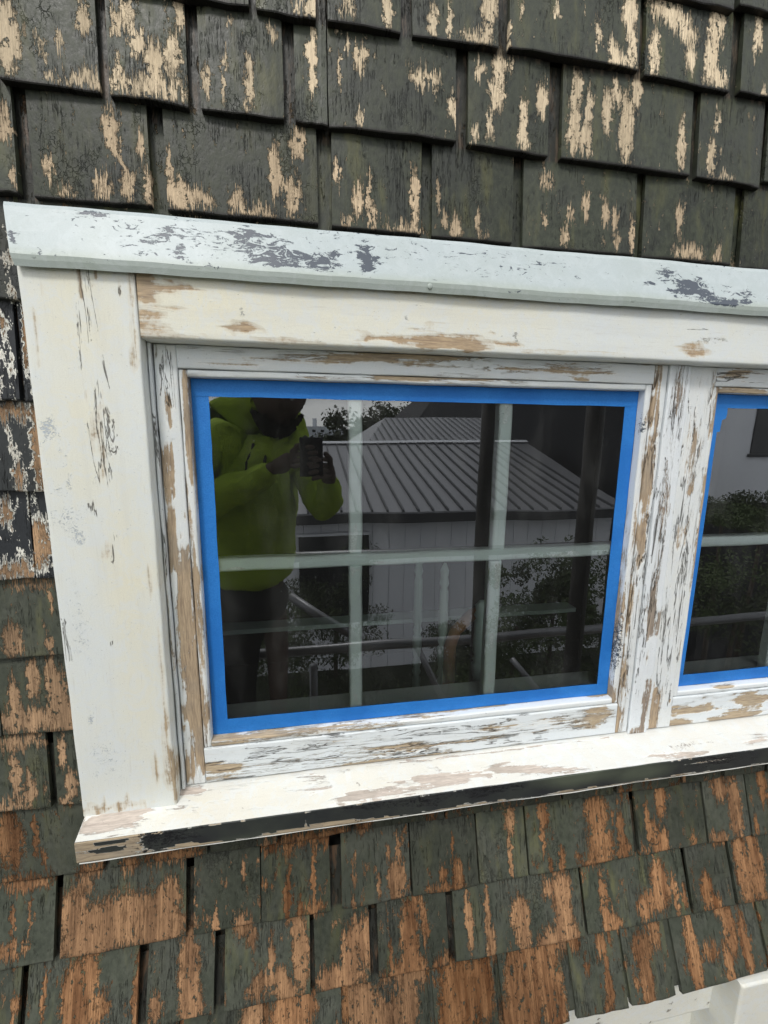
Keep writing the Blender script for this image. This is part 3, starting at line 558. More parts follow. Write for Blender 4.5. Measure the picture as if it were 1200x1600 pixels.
mk = [(W_, 140, 1320, 40, 30, .95), (W_, 195, 1318, 28, 22, .95), (W_, 210, 1310, 12, 8, .9), ('wear', 170, 1323, 26, 6, .0), (W_, 120, 1330, 12, 16, .9), (Cr, 900, 1212, 66, 20, .95), (Cr, 1000, 1205, 60, 16, .7), (Cc, 650, 1250, 90, 16, .5), (Cc, 1120, 1185, 70, 14, .6), (Cc, 760, 1232, 80, 12, .62), (Cc, 250, 1310, 40, 14, .6), (Cr, 400, 1300, 90, 12, .55), (Cr, 540, 1270, 60, 14, .5), (W_, 700, 1262, 160, 4, .8), (W_, 480, 1303, 2, 22, .5), (W_, 780, 1250, 60, 4, .7), (W_, 1110, 1190, 60, 3, .7)]
sf = profile('sill_nose', [(SILL_F + .0012, -.6045), (SILL_F, -.606), (SILL_F, -.638), (SILL_F + .001, -.6402), (SILL_F + .003, -.6408), (.0, -.639), (0., -.589)], -.3525, XR, M['sillface'], win, mk, cream=.15, Ym=SILL_F, cell=.004, dense=.003); fix(sf)
a = sf.data.attributes['wear'].data; co = [v.co.copy() for v in sf.data.vertices]
for i, v in enumerate(co):        # the white line left along the lower edge, and two black strokes on the bare horn
    if v.y < -.08:
        nn = mnoise.fractal(Vector((v.x * 9, 1.3, 0)), .6, 2.0, 4)
        if v.z < -.6345 + .006 * nn: a[i].value = max(a[i].value, .52 + .5 * mnoise.noise(Vector((v.x * 14, 0, 5))))
        if v.z > -.6085 and mnoise.fractal(Vector((v.x * 30, 4, 0)), .6, 2.0, 3) > .22: a[i].value = max(a[i].value, .46)
        if v.x < -.271:
            p1 = at(172, 1316, SILL_F); p2 = at(170, 1327, SILL_F); base_w = .92
            for p in (p1, p2):
                q = math.hypot((v.x - p.x) / .026, (v.z - p.z) / .0042)
                if q < 1: base_w = .05
            a[i].value = base_w
fix(profile('sill_drip', [(-.088, -.6410), (-.0885, -.6425), (-.080, -.6435), (-.03, -.644), (-.03, -.6415)], -.350, XR, M['sill'], win, [], cream=.3, Ym=-.088, wavy=.0006))

# one sash (all coordinates for the first; the second is a copy shifted along x)
SX0, SX1 = -.2105, .6295       # outer edges of the stiles
BX0, BX1, BZ0, BZ1 = -.1795, .6040, -.5235, .0925   # outer edge of the beads
TX0, TX1, TZ0, TZ1 = -.1677, .5921, -.5125, .0822   # daylight edge of the beads = outer edge of the tape
def sash(dx, first):
    s_ = bpy.data.objects.new('sash', None); C.objects.link(s_); s_.parent = win; s_.location = Vector((dx, 0, 0)) - WO
    if first:
        mkl = [(W_, 262, 650, 8, 34, .72), (W_, 262, 745, 10, 60, .85, -4), (W_, 275, 850, 14, 90, .95, -4), (W_, 290, 960, 12, 90, .95, -4), (W_, 300, 1070, 15, 90, .95, -3), (W_, 312, 1160, 12, 50, .85), (W_, 255, 620, 4, 30, .4), (Sp, 262, 600, 14, 40, .9), (W_, 300, 1200, 14, 30, .5), (W_, 245, 560, 10, 30, .12)]
        mkr = [(W_, 1030, 585, 10, 30, .66), (W_, 1022, 640, 10, 50, .7), (W_, 1012, 740, 12, 90, .78), (W_, 1000, 850, 10, 80, .55), (W_, 985, 960, 10, 80, .62), (W_, 975, 1060, 10, 60, .6), (W_, 963, 1125, 8, 40, .7), (Sp, 1000, 850, 20, 260, .9)]
        mkt = [(W_, 640, 552, 110, 12, .62, -1), (W_, 560, 558, 100, 8, .58), (W_, 960, 572, 60, 14, .82), (W_, 900, 582, 90, 7, .62), (W_, 820, 580, 60, 4, .5), (W_, 340, 568, 60, 5, .48), (W_, 470, 566, 100, 5, .46)]
        mkb = [(W_, 345, 1205, 36, 14, .72), (W_, 400, 1195, 60, 6, .52), (W_, 620, 1165, 60, 5, .62), (W_, 780, 1135, 60, 6, .62), (W_, 700, 1160, 90, 5, .55), (W_, 640, 1195, 120, 5, .62), (W_, 930, 1120, 30, 24, .62), (W_, 940, 1105, 18, 20, .5), (W_, 860, 1130, 90, 14, .32), (Sp, 600, 1170, 300, 30, 1), (W_, 480, 1200, 200, 30, .2)]
    else:
        mkl = [(W_, 1095, 620, 10, 34, .72), (Sp, 1090, 640, 14, 60, 1), (W_, 1080, 700, 14, 60, .5), (Sp, 1060, 900, 20, 300, 1), (W_, 1022, 1120, 14, 40, .85), (W_, 1035, 1090, 8, 26, .6), (W_, 1060, 840, 10, 30, .4)]
        mkr = [(W_, 1022 + 400, 640, 30, 500, .5)]
        mkt = [(W_, 1140, 590, 60, 6, .5), (Sp, 1140, 590, 90, 20, 1), (W_, 1180, 585, 60, 4, .55)]
        mkb = [(W_, 1080, 1108, 50, 10, .8), (W_, 1170, 1090, 60, 10, .8), (W_, 1160, 1115, 70, 12, .85), (W_, 1060, 1128, 30, 10, .6), (W_, 1400, 1080, 300, 10, .5)]
        mkl = [(m_[0], *m_[1:]) for m_ in mkl]
    def sh(marks):   # marks are measured in place; shift them back by dx when stamping the copy
        return marks
    def bd(name, x0, x1, z0, z1, Y, dep, mat, marks, cream, **kw):
        o = board(name, x0 + dx, x1 + dx, z0, z1, Y, dep, mat, s_, marks, cream, **kw); o.location = (-dx, 0, 0); return o
    bd('stile', SX0 if first else -.2350, BX0 - .0006, -.588, .1255, -.0205, .03, M['stile'], mkl, .25, r=.001)
    bd('stile', BX1 + .0006, SX1, -.588, .1255, -.0205, .03, M['stile'], mkr, .1, r=.001)
    bd('rail', BX0, BX1, BZ1 + .0006, .1255, -.0200, .03, M['rail'], mkt, .15, r=.001)
    bd('rail', BX0, BX1, -.588, BZ0 - .0006, -.0200, .03, M['rail'], mkb, .0, r=.001)
    # glazing beads: flat face then a side going back to the glass
    def bead(x0, x1, z0, z1, mat, marks, cream):
        o = bd('glazing_bead', x0, x1, z0, z1, -.0178, .0170, mat, marks, cream, r=.0016, wavy=.0003, cell=.004); return o
    if first:
        bl = [(W_, 283, 620, 3, 20, .3), (W_, 297, 700, 6, 120, .58), (W_, 300, 850, 6, 120, .62), (W_, 312, 1000, 6, 120, .58), (W_, 320, 1100, 6, 70, .66)]
        br = [(W_, 1008, 700, 6, 60, .5), (W_, 990, 830, 6, 60, .4), (W_, 965, 960, 7, 80, .6), (Cc, 1002, 670, 5, 14, .5), (Cc, 957, 1000, 6, 50, .55), (W_, 955, 1090, 8, 30, .85)]
        bt = [(W_, 640, 590, 70, 6, .62), (W_, 740, 593, 60, 4, .6), (W_, 480, 588, 60, 2, .4)]
        bb = [(W_, 330, 1160, 100, 20, .62), (W_, 500, 1140, 200, 10, .55), (W_, 700, 1112, 160, 7, .5), (W_, 930, 1090, 30, 8, .75)]
    else:
        bl = [(W_, 1105, 640, 8, 60, .6), (W_, 1090, 760, 6, 80, .58), (W_, 1070, 900, 6, 120, .45), (W_, 1050, 1000, 5, 60, .3)]; br = []
        bt = [(W_, 1150, 610, 90, 8, .72)]; bb = [(W_, 1130, 1072, 24, 6, .62), (W_, 1400, 1050, 200, 6, .5)]
    bead(BX0, TX0, BZ0, BZ1, M['stile'], bl, .3); bead(TX1, BX1, BZ0, BZ1, M['stile'], br, .2)
    bead(TX0, TX1, TZ1, BZ1, M['rail'], bt, .2); bead(TX0, TX1, BZ0, TZ0, M['rail'], bb, .2)
    # glass
    mesh('pane', [(TX0 - .004, 0, TZ0 - .004), (TX1 + .004, 0, TZ0 - .004), (TX1 + .004, 0, TZ1 + .004), (TX0 - .004, 0, TZ1 + .004)], [(0, 1, 2, 3)], M['glass'], s_)
    # muntins behind the glass
    def mun(x0, x1, z0, z1, marks, Y=.004):
        o = bd('muntin', x0, x1, z0, z1, Y, .018, M['muntin'], marks, .4, r=.002, cell=.004, wavy=.0004)
    zc = -.2115 if first else -.203
    mun(.0700, .0925, TZ0, zc - .0100, [(W_, 556, 890, 10, 5, .75), (W_, 553, 1060, 8, 40, .32), (W_, 556, 1090, 8, 20, .35)]); mun(.0700, .0925, zc + .0120, TZ1, [(W_, 553, 848, 7, 22, .72), (W_, 550, 835, 5, 10, .6)])
    mun(.3270, .3505, TZ0, zc - .0130, [(W_, 778, 900, 6, 24, .72), (W_, 767, 1000, 5, 26, .7), (W_, 764, 1060, 8, 34, .42)]); mun(.3300, .3545, zc + .0080, TZ1, [(W_, 790, 645, 7, 22, .62), (W_, 775, 862, 8, 5, .62), (Cc, 783, 650, 8, 24, .3)])
    mun(TX0, TX1, zc - .011, zc + .011, [(W_, 365, 889, 20, 3, .85), (W_, 445, 893, 60, 1.5, .5), (W_, 895, 866, 14, 6, .72), (W_, 880, 865, 24, 5, .5), (Cc, 945, 866, 10, 10, .72), (W_, 600, 880, 60, 1.5, .5)], Y=.0032)
    return s_
sashA = sash(0., True); SHIFT = .9098
sashB = sash(SHIFT, False)
# tape: four strips per sash, laid over one another at the corners
def strip(par, pts, y, dx=0.):
    n = len(pts); v = [(p[0], y, p[1]) for p in pts] + [(p[0], y + .00018, p[1]) for p in pts]
    f = [tuple(range(n))] + [tuple(range(n, 2 * n))[::-1]] + [(i, i + n, (i + 1) % n + n, (i + 1) % n) for i in range(n)]
    o = mesh('masking_tape', v, f, M['tape'], par); return o
def edge(p, q, n=24, j=.0005):
    out = []
    for i in range(n):
        t = i / n; out.append((p[0] + (q[0] - p[0]) * t + random.uniform(-j, j), p[1] + (q[1] - p[1]) * t + random.uniform(-j, j)))
    return out
def rect(x0, x1, z0, z1, s=(0, 0, 0, 0)):
    a, b_, c_, d_ = (x0, z0 + s[0]), (x1, z0 + s[1]), (x1, z1 + s[2]), (x0, z1 + s[3])
    return edge(a, b_) + edge(b_, c_) + edge(c_, d_) + edge(d_, a)
IX0, IX1, IZ0, IZ1 = -.1425, .5670, -.4855, .0560
strip(sashA, rect(TX0 + .0006, IX0, TZ0 + .001, TZ1 - .001), -.0006); strip(sashA, rect(IX1, TX1 - .0005, TZ0 + .001, TZ1 - .001), -.0008)
strip(sashA, rect(TX0 + .0008, TX1 - .0008, IZ1, TZ1 - .0008, (0, -.0008, 0, 0)), -.0011); strip(sashA, rect(TX0 + .0008, TX1 - .001, TZ0 + .0008, IZ0, (0, 0, -.002, .001)), -.0013)
torn = [(TX0 + .0006, TZ0 + .001), (IX0 - .001, TZ0 + .001), (IX0, -.20), (IX0, .012), (IX0 + .0065, .013), (IX0 + .008, .0345), (IX0 + .016, .0375), (IX0 + .0175, .047), (IX0 + .0165, .060), (IX0, .0815), (TX0 + .0006, TZ1 - .001)]
strip(sashB, torn, -.0006); strip(sashB, rect(IX1, TX1 - .0005, TZ0 + .001, TZ1 - .001), -.0008)
strip(sashB, rect(TX0 + .0008, TX1 - .0008, IZ1 + .001, TZ1 - .0008), -.0011); strip(sashB, rect(TX0 + .0008, TX1 - .001, TZ0 + .0008, IZ0 - .001), -.0013)
# right casing, outside the frame of the photo
fix(board('casing', 1.5420, 1.688, -.599, .128, -.048, .045, M['casing'], win, [], cream=.3))
# interior reveal and stool
box('window_stool', Vector((-.22, .0035, -.535)) - WO, Vector((1.62, .066, -.4985)) - WO, M['stool'], win, .003)
box('window_reveal', Vector((-.26, .012, -.55)) - WO, Vector((-.1700, .11, .13)) - WO, M['stool'], win); box('window_reveal', Vector((1.515, .012, -.55)) - WO, Vector((1.60, .11, .13)) - WO, M['stool'], win)
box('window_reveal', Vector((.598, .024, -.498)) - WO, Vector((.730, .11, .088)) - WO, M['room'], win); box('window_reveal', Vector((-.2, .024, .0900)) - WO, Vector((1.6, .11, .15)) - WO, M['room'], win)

# ------------------------------------------------------------------ the dark room behind the glass
def st(o): o['kind'] = 'structure'; return o
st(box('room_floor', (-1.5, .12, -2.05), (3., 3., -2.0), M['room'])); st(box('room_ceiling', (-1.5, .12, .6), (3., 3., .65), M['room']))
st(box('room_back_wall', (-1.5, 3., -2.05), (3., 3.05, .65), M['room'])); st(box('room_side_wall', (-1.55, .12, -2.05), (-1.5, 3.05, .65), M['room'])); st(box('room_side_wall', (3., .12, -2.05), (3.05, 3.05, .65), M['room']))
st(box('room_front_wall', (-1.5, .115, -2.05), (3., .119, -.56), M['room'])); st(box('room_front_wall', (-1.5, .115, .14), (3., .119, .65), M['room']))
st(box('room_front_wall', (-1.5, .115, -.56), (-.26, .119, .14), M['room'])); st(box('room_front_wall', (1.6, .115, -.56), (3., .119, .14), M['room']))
# turned stair posts seen dimly through the glass
rail = tag(empty('stair_railing', tuple(at(745, 1080, .20))), 'pale green turned posts and a short brown rail inside the dark room behind the glass', 'railing')
RO = Vector(rail.location)
def turned(name, p, h, r, mat):
    pr = [(0, r), (.10 * h, r), (.12 * h, r * .7), (.15 * h, r * 1.05), (.18 * h, r * .7), (.21 * h, r * 1.1), (.25 * h, r * .75), (.34 * h, r * 1.12), (.40 * h, r * 1.12), (.42 * h, r * .72), (.45 * h, r * 1.1), (.48 * h, r * .8), (.52 * h, r * 1.05), (.80 * h, r * .95), (.83 * h, r * .7), (.86 * h, r * 1.05), (.9 * h, r * .8), (.95 * h, r * .95), (h, r * .3)]
    return lathe(name, Vector(p) - RO, pr, mat, rail, 20)
p = at(745, 1100, .20); turned('newel_post', p, at(748, 938, .20).z - p.z, .016, M['green_paint'])
p = at(688, 1095, .26); turned('baluster', p, at(688, 880, .26).z - p.z, .011, M['green_paint'])
p = at(650, 1080, .34); turned('baluster', p, at(650, 860, .34).z - p.z, .011, M['green_paint'])
tube('handrail', [at(700, 1085, .24) - RO, at(703, 1010, .24) - RO, at(712, 985, .24) - RO, at(738, 960, .24) - RO, at(770, 948, .25) - RO], .015, M['timber'], rail, 12)
box('shelf', at(300, 996, .42) - RO, at(900, 950, .42) - RO + Vector((0, .05, 0)), M['green_paint'], rail)

# ------------------------------------------------------------------ white porch trim below the kicked-out shingles
porch = tag(empty('porch_trim', tuple(at(1100, 1580, -.10))), 'speckled white porch boards below the lowest shingles at the bottom corner', 'porch')
PO = Vector(porch.location)
def pb(name, x0, x1, z0, z1, Y, dep, mk=()):
    o = board(name, x0, x1, z0, z1, Y, dep, M['white_trim'], porch, mk, cream=.35, r=.003, cell=.006); o.location = -PO; return o
a = at(1035, 1590, -.09); 
pmk = [('chip', 900 + random.uniform(-20, 300), 1540 + random.uniform(-20, 60), random.uniform(1.5, 4), random.uniform(1.5, 4), .95) for _ in range(46)]
pb('fascia_board', -1., 1.9, a.z, -1.04, -.095, .07, pmk)
pb('soffit_board', -1., 1.9, a.z - .5, a.z - .004, -.06, .06)
q = at(1150, 1598, -.15); pb('corner_post', q.x, q.x + .16, -2.4, -1.097, -.150, .13)

# ------------------------------------------------------------------ what stands behind the photographer, seen in the glass
MT = {'deck': plain('scaffold_plank', (.16, .12, .08), .8, .3, 0, .3, 9), 'tube': plain('galvanised_tube', (.20, .20, .21), .4, .5, .7, .15, 20), 'tubed': plain('rusty_scaffold_tube', (.030, .026, .024), .6, .4, .2, .2, 20),
      'roof': plain('grey_metal_roofing', (.27, .27, .29), .38, .5, .3, .05, 3), 'seam': plain('roof_seam_metal', (.07, .072, .08), .45, .5, .3, .05, 3), 'weather': plain('white_weatherboard', (.70, .71, .75), .6, .3, 0, .04, 2),
      'fascia': plain('dark_fascia', (.03, .03, .034), .5), 'winglass': plain('dark_window_pane', (.012, .013, .016), .12, .6), 'ground': plain('garden_ground', (.03, .034, .022), .95, .2, 0, .4, .8, .01),
      'far': plain('far_pale_wall', (.6, .63, .68), .7), 'hill': plain('hill_cover', (.03, .037, .03), .95, .2, 0, .4, .06, .01), 'clad': plain('dark_cladding', (.022, .022, .026), .7, .3, 0, .15, 4), 'path': plain('concrete_path', (.25, .25, .24), .85)}
g = st(mesh('ground', [(-600, -900, -4.6), (600, -900, -4.6), (600, 2.5, -4.6), (-600, 2.5, -4.6)], [(0, 1, 2, 3)], MT['ground']))
st(mesh('path', [(-8, -3.2, -4.59), (9, -3.2, -4.59), (9, -1.2, -4.59), (-8, -1.2, -4.59)], [(0, 1, 2, 3)], MT['path']))
# neighbour's house
YE, YR = 7.0, 12.0; ze = back(600, 800, YE).z; zr = back(600, 691, YR).z; hx0, hx1 = -7.0, 6.35
house = tag(empty('neighbour_house', (0, -YE, -4.6)), 'single storey white house with ribbed grey metal roof, mirrored in the taped window', 'house'); HO = Vector(house.location)
def hq(name, v, f, mat, par=house): return mesh(name, [Vector(q) - HO for q in v], f, mat, par)
rx = hx1 + .35
hq('roof', [(hx0, -YE, ze), (hx1, -YE, ze), (rx, -YR, zr), (hx0, -YR, zr), (rx, -YR - 4.9, ze), (hx0, -YR - 4.9, ze)] + [(hx0, -YE, ze - .03), (hx1, -YE, ze - .03), (rx, -YR, zr - .03), (hx0, -YR, zr - .03), (rx, -YR - 4.9, ze - .03), (hx0, -YR - 4.9, ze - .03)],
   [(0, 3, 2, 1), (3, 5, 4, 2), (6, 7, 8, 9), (9, 8, 10, 11), (0, 1, 7, 6), (1, 2, 8, 7), (2, 4, 10, 8), (4, 5, 11, 10), (0, 6, 9, 3), (3, 9, 11, 5)], MT['roof'])
seam_me = None; sl = Vector((0, -(YR - YE), zr - ze)); x = hx0 + .2
while x < hx1 - .05:
    if seam_me is None:
        o = hq('roof_seam', [(q[0] + x, q[1] - YE, q[2] + ze) for q in [(-.022, 0, .002), (.022, 0, .002), (.016, 0, .045), (-.016, 0, .045), (-.022, sl.y, sl.z + .002), (.022, sl.y, sl.z + .002), (.016, sl.y, sl.z + .045), (-.016, sl.y, sl.z + .045)]], [(0, 1, 2, 3), (7, 6, 5, 4), (3, 2, 6, 7), (0, 3, 7, 4), (2, 1, 5, 6)], MT['seam']); seam_me = o; sx = x
    else:
        o = seam_me.copy(); C.objects.link(o); o.location = (x - sx, 0, 0)
    x += .285
hq('ridge_cap', [(hx0, -YR + .16, zr + .01), (rx, -YR + .16, zr + .01), (rx, -YR, zr + .07), (hx0, -YR, zr + .07), (rx, -YR - .16, zr + .01), (hx0, -YR - .16, zr + .01)], [(0, 1, 2, 3), (3, 2, 4, 5)], MT['weather'])
box('fascia', Vector((hx0, -YE - .02, ze - .20)) - HO, Vector((hx1, -YE + .02, ze - .035)) - HO, MT['fascia'], house)
x = hx0 + .3; pan = None
while x < hx1 - .3:
    if pan is None: pan = box('wall_board', Vector((x, -YE - .36, -4.6)) - HO, Vector((x + .31, -YE - .33, ze - .05)) - HO, MT['weather'], house, .004); px0 = x
    else: o = pan.copy(); C.objects.link(o); o.location = (x - px0, 0, 0)
    x += .317
box('wall', Vector((hx0 + .3, -YR - 4.5, -4.6)) - HO, Vector((hx1 - .3, -YE - .37, ze - .1)) - HO, MT['clad'], house)
p1, p2 = back(468, 838, YE + .3), back(575, 970, YE + .3)
wn = box('window', Vector((p1.x, p1.y - .02, p2.z)) - HO, Vector((p2.x, p1.y + .05, p1.z)) - HO, MT['winglass'], house)
box('frame', Vector((p1.x - .04, p1.y, p1.z)) - HO, Vector((p2.x + .04, p1.y + .08, p1.z + .05)) - HO, MT['weather'], wn); box('frame', Vector((p1.x - .04, p1.y, p2.z - .06)) - HO, Vector((p2.x + .04, p1.y + .1, p2.z)) - HO, MT['weather'], wn)
# second roof further off
def gable(name, label, x0, x1, y, zE, zR, dep, rmat, wmat, cat='house', seams=0):
    e = tag(empty(name, (x0, -y, -4.6)), label, cat); eo = Vector(e.location); inset = (x1 - x0) * .18
    v = [(x0, -y, zE), (x1, -y, zE), (x1 - inset, -y - dep / 2, zR), (x0 + inset, -y - dep / 2, zR), (x1, -y - dep, zE), (x0, -y - dep, zE)]
    mesh('roof', [Vector(q) - eo for q in v], [(0, 1, 2, 3), (1, 4, 2), (4, 5, 3, 2), (5, 0, 3)], rmat, e)
    box('wall', Vector((x0 + .3, -y - dep + .3, -4.6)) - eo, Vector((x1 - .3, -y - .3, zE)) - eo, wmat, e)
    for i in range(seams):
        t = (i + .5) / seams; xa = x0 + (x1 - x0) * t; k_ = min(1, (xa - x0) / inset, (x1 - xa) / inset); xb = xa
        mesh('roof_seam', [Vector(q) - eo for q in [(xa - .03, -y, zE + .03), (xa + .03, -y, zE + .03), (xb + .03, -y - dep / 2 * k_, zE + (zR - zE) * k_ + .03), (xb - .03, -y - dep / 2 * k_, zE + (zR - zE) * k_ + .03)]], [(0, 1, 2, 3)], MT['seam'], e)
    return e
a, b2 = back(575, 690, 17), back(800, 655, 21)
gable('hipped_house', 'dark hipped metal roof rising behind the long ribbed roof', a.x, back(800, 690, 17).x + 1.5, 17, a.z, b2.z, 8, MT['roof'], MT['weather'], seams=26)
a, b2 = back(650, 660, 26), back(700, 622, 30)
gable('dark_house', 'dark two storey house with a steep roof beyond the hipped roof', a.x, a.x + 26, 26, a.z, b2.z + 3., 12, MT['clad'], MT['clad'])
p = back(812, 700, 6.); dk = tag(empty('tall_building', (p.x, -6.4, -4.6)), 'tall dark clad building at the side of the ribbed roof', 'building'); do = Vector(dk.location)
box('wall', Vector((7.4, -16, -4.6)) - do, Vector((15, -7.6, 6.5)) - do, MT['clad'], dk)
for i in range(12): box('cladding_board', Vector((7.4 + i * .6, -7.6, -4.6)) - do, Vector((7.4 + i * .6 + .55, -7.55 + .02 * (i % 2), 6.4)) - do, MT['clad'], dk)
box('side_wall', Vector((7.36, -15.9, -4.5)) - do, Vector((7.39, -7.7, 6.3)) - do, MT['clad'], dk)
# pale house seen in the second window
p1, p2 = back(1138, 640, 6), back(1230, 760, 6)
wh = tag(empty('white_cottage', (p1.x, -6, -4.6)), 'white cottage wall with a black window, mirrored in the second pane', 'house'); wo_ = Vector(wh.location)
box('wall', Vector((p1.x, -6.7, p2.z - .3)) - wo_, Vector((p1.x + 6, -6, p1.z + 2)) - wo_, MT['weather'], wh); q1, q2 = back(1186, 640, 6), back(1230, 710, 6)
ww = box('window', Vector((q1.x, -6.02, q2.z)) - wo_, Vector((q1.x + 1.2, -5.97, q1.z + .3)) - wo_, MT['winglass'], wh)
box('frame', Vector((q1.x - .05, -6.0, q2.z - .06)) - wo_, Vector((q1.x + 1.25, -5.95, q2.z - .005)) - wo_, MT['fascia'], ww)
box('plinth', Vector((p1.x + .1, -6.65, -4.6)) - wo_, Vector((p1.x + 6, -6.1, p2.z - .31)) - wo_, MT['clad'], wh)
# far buildings, chimney, hill
def far(px0, py0, px1, py1, Y, name, label, mat=MT['far']):
    a, c_ = back(px0, py0, Y), back(px1, py1, Y); e = tag(empty(name, (a.x, -Y, -5)), label, 'building'); eo = Vector(e.location)
    box('wall', Vector((a.x, -Y - 12, -5)) - eo, Vector((c_.x, -Y, a.z)) - eo, mat, e)
    for k in range(4):
        xx = a.x + (c_.x - a.x) * (k + .3) / 4; box('window', Vector((xx, -Y - .05, a.z * .45)) - eo, Vector((xx + (c_.x - a.x) * .1, -Y + .05, a.z * .7)) - eo, MT['winglass'], e)
    return e
far(455, 663, 512, 690, 150, 'factory', 'long pale factory block on the skyline below the chimney'); far(500, 668, 545, 690, 170, 'warehouse', 'low pale warehouse right of the factory on the skyline')
a, c_ = back(492, 652, 155), back(498, 690, 155)
ch = tube('chimney', [(a.x, -155, -5), (a.x, -155, a.z)], [.95, .75], MT['far'], None, 16); tag(ch, 'tall slim pale chimney on the skyline', 'chimney')
hv, hf = [], []; nh = 40
for i in range(nh + 1):
    t = i / nh; x = -400 + 800 * t; h = 2.5 + 3.5 * math.sin(t * 9) ** 2 + 16 * max(0, t - .52) ** .8
    hv += [(x, -330, -4.6), (x, -420, h)]
for i in range(nh): a_ = 2 * i; hf.append((a_, a_ + 1, a_ + 3, a_ + 2))
st(mesh('hills', hv, hf, MT['hill']))

# foliage: trunk, limbs and a crown of small leaf faces in clumps
def leafmat(name, c1, c2):
    b = NB(name); oi = b.noise(b.n('ShaderNodeNewGeometry').outputs['Position'], 3.0, 3, .6)
    b.bsdf(b.mix(oi, c1, c2), .6, None, .3); return b.m
LM = [leafmat('dull_green_leaf', (.03, .05, .018), (.09, .12, .04)), leafmat('dark_leaf', (.02, .03, .014), (.06, .075, .03))]
BARK = plain('bark', (.06, .045, .035), .9)
def leaves(name, cen, rad, n, size, mat, par, clumps=14):
    cs = [(Vector((random.gauss(0, .5) * rad[0], random.gauss(0, .5) * rad[1], random.gauss(0, .45) * rad[2])), random.uniform(.25, .5)) for _ in range(clumps)]
    v, f = [], []
    for i in range(n):
        c_, s_ = random.choice(cs); d = Vector((random.gauss(0, 1), random.gauss(0, 1), random.gauss(0, 1))).normalized() * random.random() ** .4
        p = Vector(cen) + c_ + Vector((d.x * rad[0], d.y * rad[1], d.z * rad[2])) * s_
        a = Vector((random.gauss(0, 1), random.gauss(0, 1), random.gauss(0, 1))).normalized(); b_ = a.orthogonal().normalized(); k = size * random.uniform(.6, 1.4)
        n0 = len(v); v += [p - a * k, p + b_ * k * .4, p + a * k, p - b_ * k * .4]; f.append((n0, n0 + 1, n0 + 2, n0 + 3))
    return mesh(name, v, f, mat, par)
def tree(name, label, base, h, rad, n, size, mat, cat='tree', group=None, bare=False):
    e = tag(empty(name, base), label, cat, group)
    tr_ = tube('trunk', [(0, 0, 0), (.02 * h, 0, h * .3), (-.01 * h, .01 * h, h * .62)], [h * .03, h * .022, h * .012], BARK, e, 8)
    for k in range(6 if not bare else 16):
        a = k * 2.4; z0 = h * random.uniform(.25, .55); r_ = rad * random.uniform(.5, .95)
        tube('limb', [(0, 0, z0), (math.cos(a) * r_ * .5, math.sin(a) * r_ * .5, z0 + h * .18), (math.cos(a) * r_, math.sin(a) * r_, z0 + h * random.uniform(.3, .45))], [h * .012, h * .007, h * .002], BARK, tr_, 6)
    leaves('crown', (0, 0, h * .66), (rad, rad, h * .36), n, size, mat, e); return e
for i, (px, py, Y, rw, kd) in enumerate([(520, 672, 60, 3.4, 1), (553, 656, 50, 3.4, 1), (572, 650, 46, 3.6, 1), (598, 634, 44, 4.2, 0), (622, 628, 42, 4.2, 0), (645, 634, 44, 3.6, 0), (590, 660, 38, 3.0, 1)]):
    p = back(px, py, Y); lab = ['low rounded dark tree nearest the factory', 'dark bushy tree left of the tall bare trees', 'dark tree at the foot of the tall bare trees', 'tall twiggy tree above the hipped roof, first of three', 'tallest twiggy tree above the hipped roof', 'twiggy tree beside the steep dark roof', 'small dark tree in front of the twiggy ones'][i]
    tree('broadleaf_tree', lab, (p.x, p.y, -4.6), (p.z + 4.6), rw, 1500, .30 if kd else .2, LM[1], group='trees on the skyline', bare=not kd)
for i, (px, py, Y, rw, rh) in enumerate([(420, 1000, 3.6, .5, .6), (520, 960, 4.2, .7, .6), (800, 980, 3.4, .45, .6), (860, 960, 3.6, .5, .8), (905, 940, 3.2, .35, .9), (700, 1010, 4.0, .4, .35), (1130, 800, 4.8, .6, .35), (1190, 790, 5.0, .6, .4), (1060, 900, 4., .8, .8), (1150, 950, 3.8, .9, .7), (390, 1060, 3.4, .7, .5), (560, 1080, 3.2, .7, .4), (760, 1070, 3.2, .7, .45), (900, 1060, 3., .6, .5)]):
    p = back(px, py, Y); e = tag(empty('garden_shrub', (p.x, p.y, -4.6)), ['low shrub beside the dark window of the white house', 'wide shrub under the dark window of the white house', 'round shrub left of the dense bushes', 'dense dark bush against the white wall', 'tall narrow bush beside the dark upright', 'small sprig bush low on the white wall', 'shrub under the cottage wall corner', 'shrub under the black cottage window', 'wide dark bush below the cottage', 'spreading dark bush beneath the cottage window', 'low bush behind the legs of the photographer', 'low bush below the short diagonal brace', 'low bush under the stair posts image', 'low bush at the foot of the tall narrow bush'][i], 'shrub', 'shrubs in the garden')
    hh = p.z + 4.6; tube('stem', [(0, 0, 0), (.05, 0, hh)], [.05, .02], BARK, e, 6); leaves('foliage', (0, 0, hh), (rw, rw, rh * .75), 5000, .021, LM[i % 2], e, 16)

